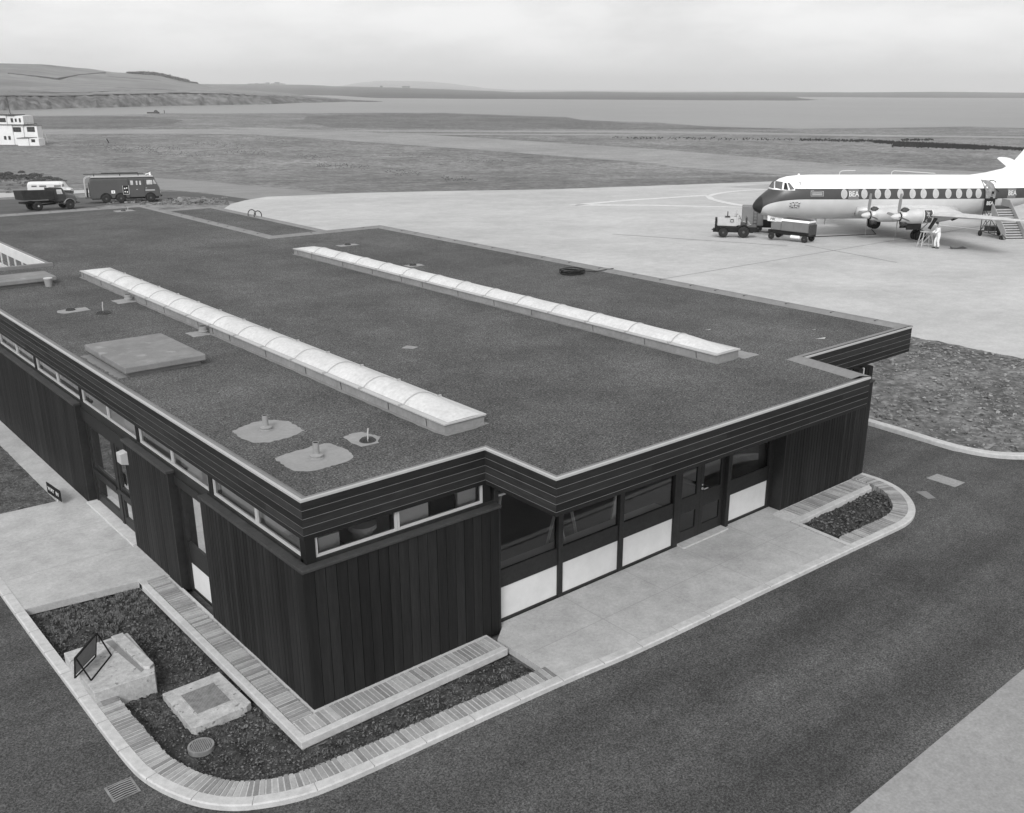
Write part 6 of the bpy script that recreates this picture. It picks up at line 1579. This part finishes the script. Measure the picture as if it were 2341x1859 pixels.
# dark seaweed-like turf strip beyond the airliner, dark patches on the grass
q = MB(); rnd = random.Random(31)
def tufts(px0, py0, px1, py1, n, sx, h, seed, jit=1.2):
    rnd = random.Random(seed)
    for k in range(n):
        t = rnd.random(); p = gp(px0 + (px1 - px0) * t + rnd.gauss(0, 2), py0 + (py1 - py0) * t + rnd.gauss(0, 1) * jit)
        stone(q, p, rnd.uniform(.4, 1) * sx, rnd) if 0 else q.add([p + Vector((-sx, 0, -.05)), p + Vector((0, -sx, -.05)), p + Vector((sx, 0, -.05)), p + Vector((0, sx, -.05)), p + Vector((0, 0, h * rnd.uniform(.5, 1)))], [(0, 1, 4), (1, 2, 4), (2, 3, 4), (3, 0, 4)])
for a in ((1830, 320, 2000, 323, 160, .9), (2000, 325, 2230, 336, 900, 1.2), (2040, 333, 2260, 340, 500, 1.2), (2230, 336, 2341, 342, 300, 1.1), (1400, 315, 1850, 320, 90, .8), (2060, 320, 2130, 320, 60, .8)):
    tufts(*a[:4], a[4] * 2, .3, a[5] * .6, int(a[0]))
peat = mat('peat_bank', .022, .95, [(.5, .3)])
tag(q.build('peat_bank', peat), kind='stuff')
q = MB()
rr_ = random.Random(77)
for cx, cy, w_, n in ((230, 331, 60, 60), (360, 337, 50, 70), (300, 341, 60, 90), (420, 352, 80, 50), (560, 347, 50, 60), (500, 330, 60, 70), (780, 378, 60, 60), (720, 357, 40, 30), (920, 393, 40, 40), (1050, 410, 40, 30), (1100, 367, 50, 30), (950, 355, 60, 20), (600, 318, 60, 20), (1030, 266, 14, 40), (1120, 267, 25, 30), (100, 300, 1, 1)):
    tufts(cx - w_, cy - w_ * .03, cx + w_, cy + w_ * .06, int(n * 1.6), .2, .12, int(cx + cy), 3.2)
tag(q.build('dark_tufts', mat('dark_tuft', .06, .95, [(.5, .3)])), kind='stuff')
# scrub bank left of the vehicles
shr = []
rr_ = random.Random(5)
for k in range(80):
    px = rr_.uniform(-40, 132); py = 400 + rr_.gauss(0, 5) + (px / 128) * 14 - 2
    shr.append((gp(px, py + 4), rr_.uniform(.35, 1.0)))
scr = mat('scrub_foliage', .085, .95, [(.6, .3), (3, .3)], None, .1, island=.45)
tag(clumps('scrub', shr, .10, scr, 420, 3, .55), kind='stuff')
shr = [(gp(rr_.uniform(-30, 150), 420 + rr_.gauss(0, 8)), rr_.uniform(.3, .7)) for k in range(50)]
tag(clumps('grass_tussocks', shr, .16, mat('tussock', .19, .95, [(1, .3)], None, .1, island=.35), 90, 4, .4), kind='stuff')
# rough verge between service road and terminal: small humps and two lumps
shr = [(gp(rr_.uniform(240, 520), rr_.uniform(452, 468)), rr_.uniform(.2, .45)) for k in range(120)]
tag(clumps('verge_grass', shr, .12, mat('verge', .20, .95, [(1, .3)], None, .1, island=.3), 60, 6, .35), kind='stuff')
pp = gp(413, 461); q = MB(); q.cyl((-.4, 0, .27), (.4, .1, .27), .27, .27, 14); tag(q.build('oil_drum', M['felt_light'], loc=pp, rz=1.2, bevel=.03), 'pale oil drum lying on its side in the verge behind the terminal', 'drum')
pp = gp(450, 465.5); q = MB(); rnd = random.Random(2)
for k in range(8): stone(q, (rnd.uniform(-.6, .6), rnd.uniform(-.3, .3), .15), .3, rnd)
tag(q.build('rubble_heap', M['metal_dark'], loc=pp), 'small dark heap of debris in the verge right of the pale drum', 'heap')

# ------------------------------------------------------------------ sky and light
SUN_AZ = math.radians(180 + 38)     # direction the light comes FROM, measured from +x towards +y
SUN_EL = math.radians(38)
sd = Vector((math.cos(SUN_AZ) * math.cos(SUN_EL), math.sin(SUN_AZ) * math.cos(SUN_EL), math.sin(SUN_EL)))
sl_ = bpy.data.lights.new('sun', 'SUN'); sl_.energy = 1.9; sl_.angle = math.radians(16); sl_.color = (1, 1, 1)
so = bpy.data.objects.new('sun', sl_); COL.objects.link(so); so.rotation_euler = sd.to_track_quat('Z', 'Y').to_euler(); so.location = (0, 0, 60)
w = bpy.data.worlds.new('World'); scene.world = w; w.use_nodes = True
nt = w.node_tree; N, L = nt.nodes, nt.links
bg = N['Background']; bg.inputs['Strength'].default_value = .12
sky = N.new('ShaderNodeTexSky'); sky.sky_type = 'NISHITA'; sky.sun_disc = False; sky.sun_elevation = SUN_EL
sky.sun_rotation = math.atan2(sd.x, sd.y)
sky.air_density = 1.0; sky.dust_density = 4.0; sky.ozone_density = 1
bw = N.new('ShaderNodeRGBToBW'); L.new(sky.outputs[0], bw.inputs[0])
tc = N.new('ShaderNodeTexCoord'); mp = N.new('ShaderNodeMapping'); mp.inputs['Scale'].default_value = (1.0, 1.0, 3.5); L.new(tc.outputs['Generated'], mp.inputs[0])
n1 = N.new('ShaderNodeTexNoise'); n1.inputs['Scale'].default_value = 4.2; n1.inputs['Detail'].default_value = 7; n1.inputs['Roughness'].default_value = .55; L.new(mp.outputs[0], n1.inputs['Vector'])
r1 = N.new('ShaderNodeMapRange'); r1.inputs['From Min'].default_value = .40; r1.inputs['From Max'].default_value = .62; r1.inputs['To Min'].default_value = .79; r1.inputs['To Max'].default_value = .98; L.new(n1.outputs['Fac'], r1.inputs['Value'])
# overcast layer: even grey-white, a little brighter overhead
ov = N.new('ShaderNodeMix'); ov.data_type = 'FLOAT'; ov.inputs[0].default_value = .82; L.new(bw.outputs[0], ov.inputs[2]); ov.inputs[3].default_value = 7.6
mu = N.new('ShaderNodeMath'); mu.operation = 'MULTIPLY'; L.new(ov.outputs[0], mu.inputs[0]); L.new(r1.outputs[0], mu.inputs[1])
# broad bright area of thin cloud round the veiled sun
nv = N.new('ShaderNodeVectorMath'); nv.operation = 'DOT_PRODUCT'; nv.inputs[1].default_value = tuple(sd); L.new(tc.outputs['Generated'], nv.inputs[0])
mx_ = N.new('ShaderNodeMath'); mx_.operation = 'MAXIMUM'; mx_.inputs[1].default_value = 0; L.new(nv.outputs['Value'], mx_.inputs[0])
pw_ = N.new('ShaderNodeMath'); pw_.operation = 'POWER'; pw_.inputs[1].default_value = 2.0; L.new(mx_.outputs[0], pw_.inputs[0])
gl_ = N.new('ShaderNodeMath'); gl_.operation = 'MULTIPLY_ADD'; gl_.inputs[1].default_value = .9; gl_.inputs[2].default_value = 1.0; L.new(pw_.outputs[0], gl_.inputs[0])
m2_ = N.new('ShaderNodeMath'); m2_.operation = 'MULTIPLY'; L.new(mu.outputs[0], m2_.inputs[0]); L.new(gl_.outputs[0], m2_.inputs[1])
sz_ = N.new('ShaderNodeSeparateXYZ'); L.new(tc.outputs['Generated'], sz_.inputs[0])
h1 = N.new('ShaderNodeMapRange'); h1.inputs['From Min'].default_value = 0; h1.inputs['From Max'].default_value = .22; h1.inputs['To Min'].default_value = 1.38; h1.inputs['To Max'].default_value = 1.0; h1.interpolation_type = 'SMOOTHSTEP'; L.new(sz_.outputs['Z'], h1.inputs['Value'])
m3_ = N.new('ShaderNodeMath'); m3_.operation = 'MULTIPLY'; L.new(m2_.outputs[0], m3_.inputs[0]); L.new(h1.outputs[0], m3_.inputs[1]); m2_ = m3_
L.new(m2_.outputs[0], bg.inputs['Color'])
vs_ = scene.view_settings; vs_.view_transform = 'Standard'; vs_.look = 'None'; vs_.exposure = 0; vs_.gamma = 1; vs_.use_curve_mapping = False
# sea air: pale volume round everything
if HAZE:
    q = MB(); q.box(-1500, 14000, -1500, 14000, -30, 210)
    hz = q.build('haze', None); 
    hm_ = bpy.data.materials.new('haze'); hm_.use_nodes = True; hn = hm_.node_tree; hn.nodes.remove(hn.nodes['Principled BSDF'])
    pv = hn.nodes.new('ShaderNodeVolumePrincipled'); pv.inputs['Color'].default_value = (1, 1, 1, 1); pv.inputs['Density'].default_value = .00013; pv.inputs['Anisotropy'].default_value = .0
    hn.links.new(pv.outputs[0], hn.nodes['Material Output'].inputs['Volume'])
    hz.data.materials.clear(); hz.data.materials.append(hm_); hz['kind'] = 'stuff'
scene.cycles.use_denoising = True
scene.cycles.volume_bounces = 0
scene.cycles.sample_clamp_indirect = .6
scene.cycles.max_bounces = 6
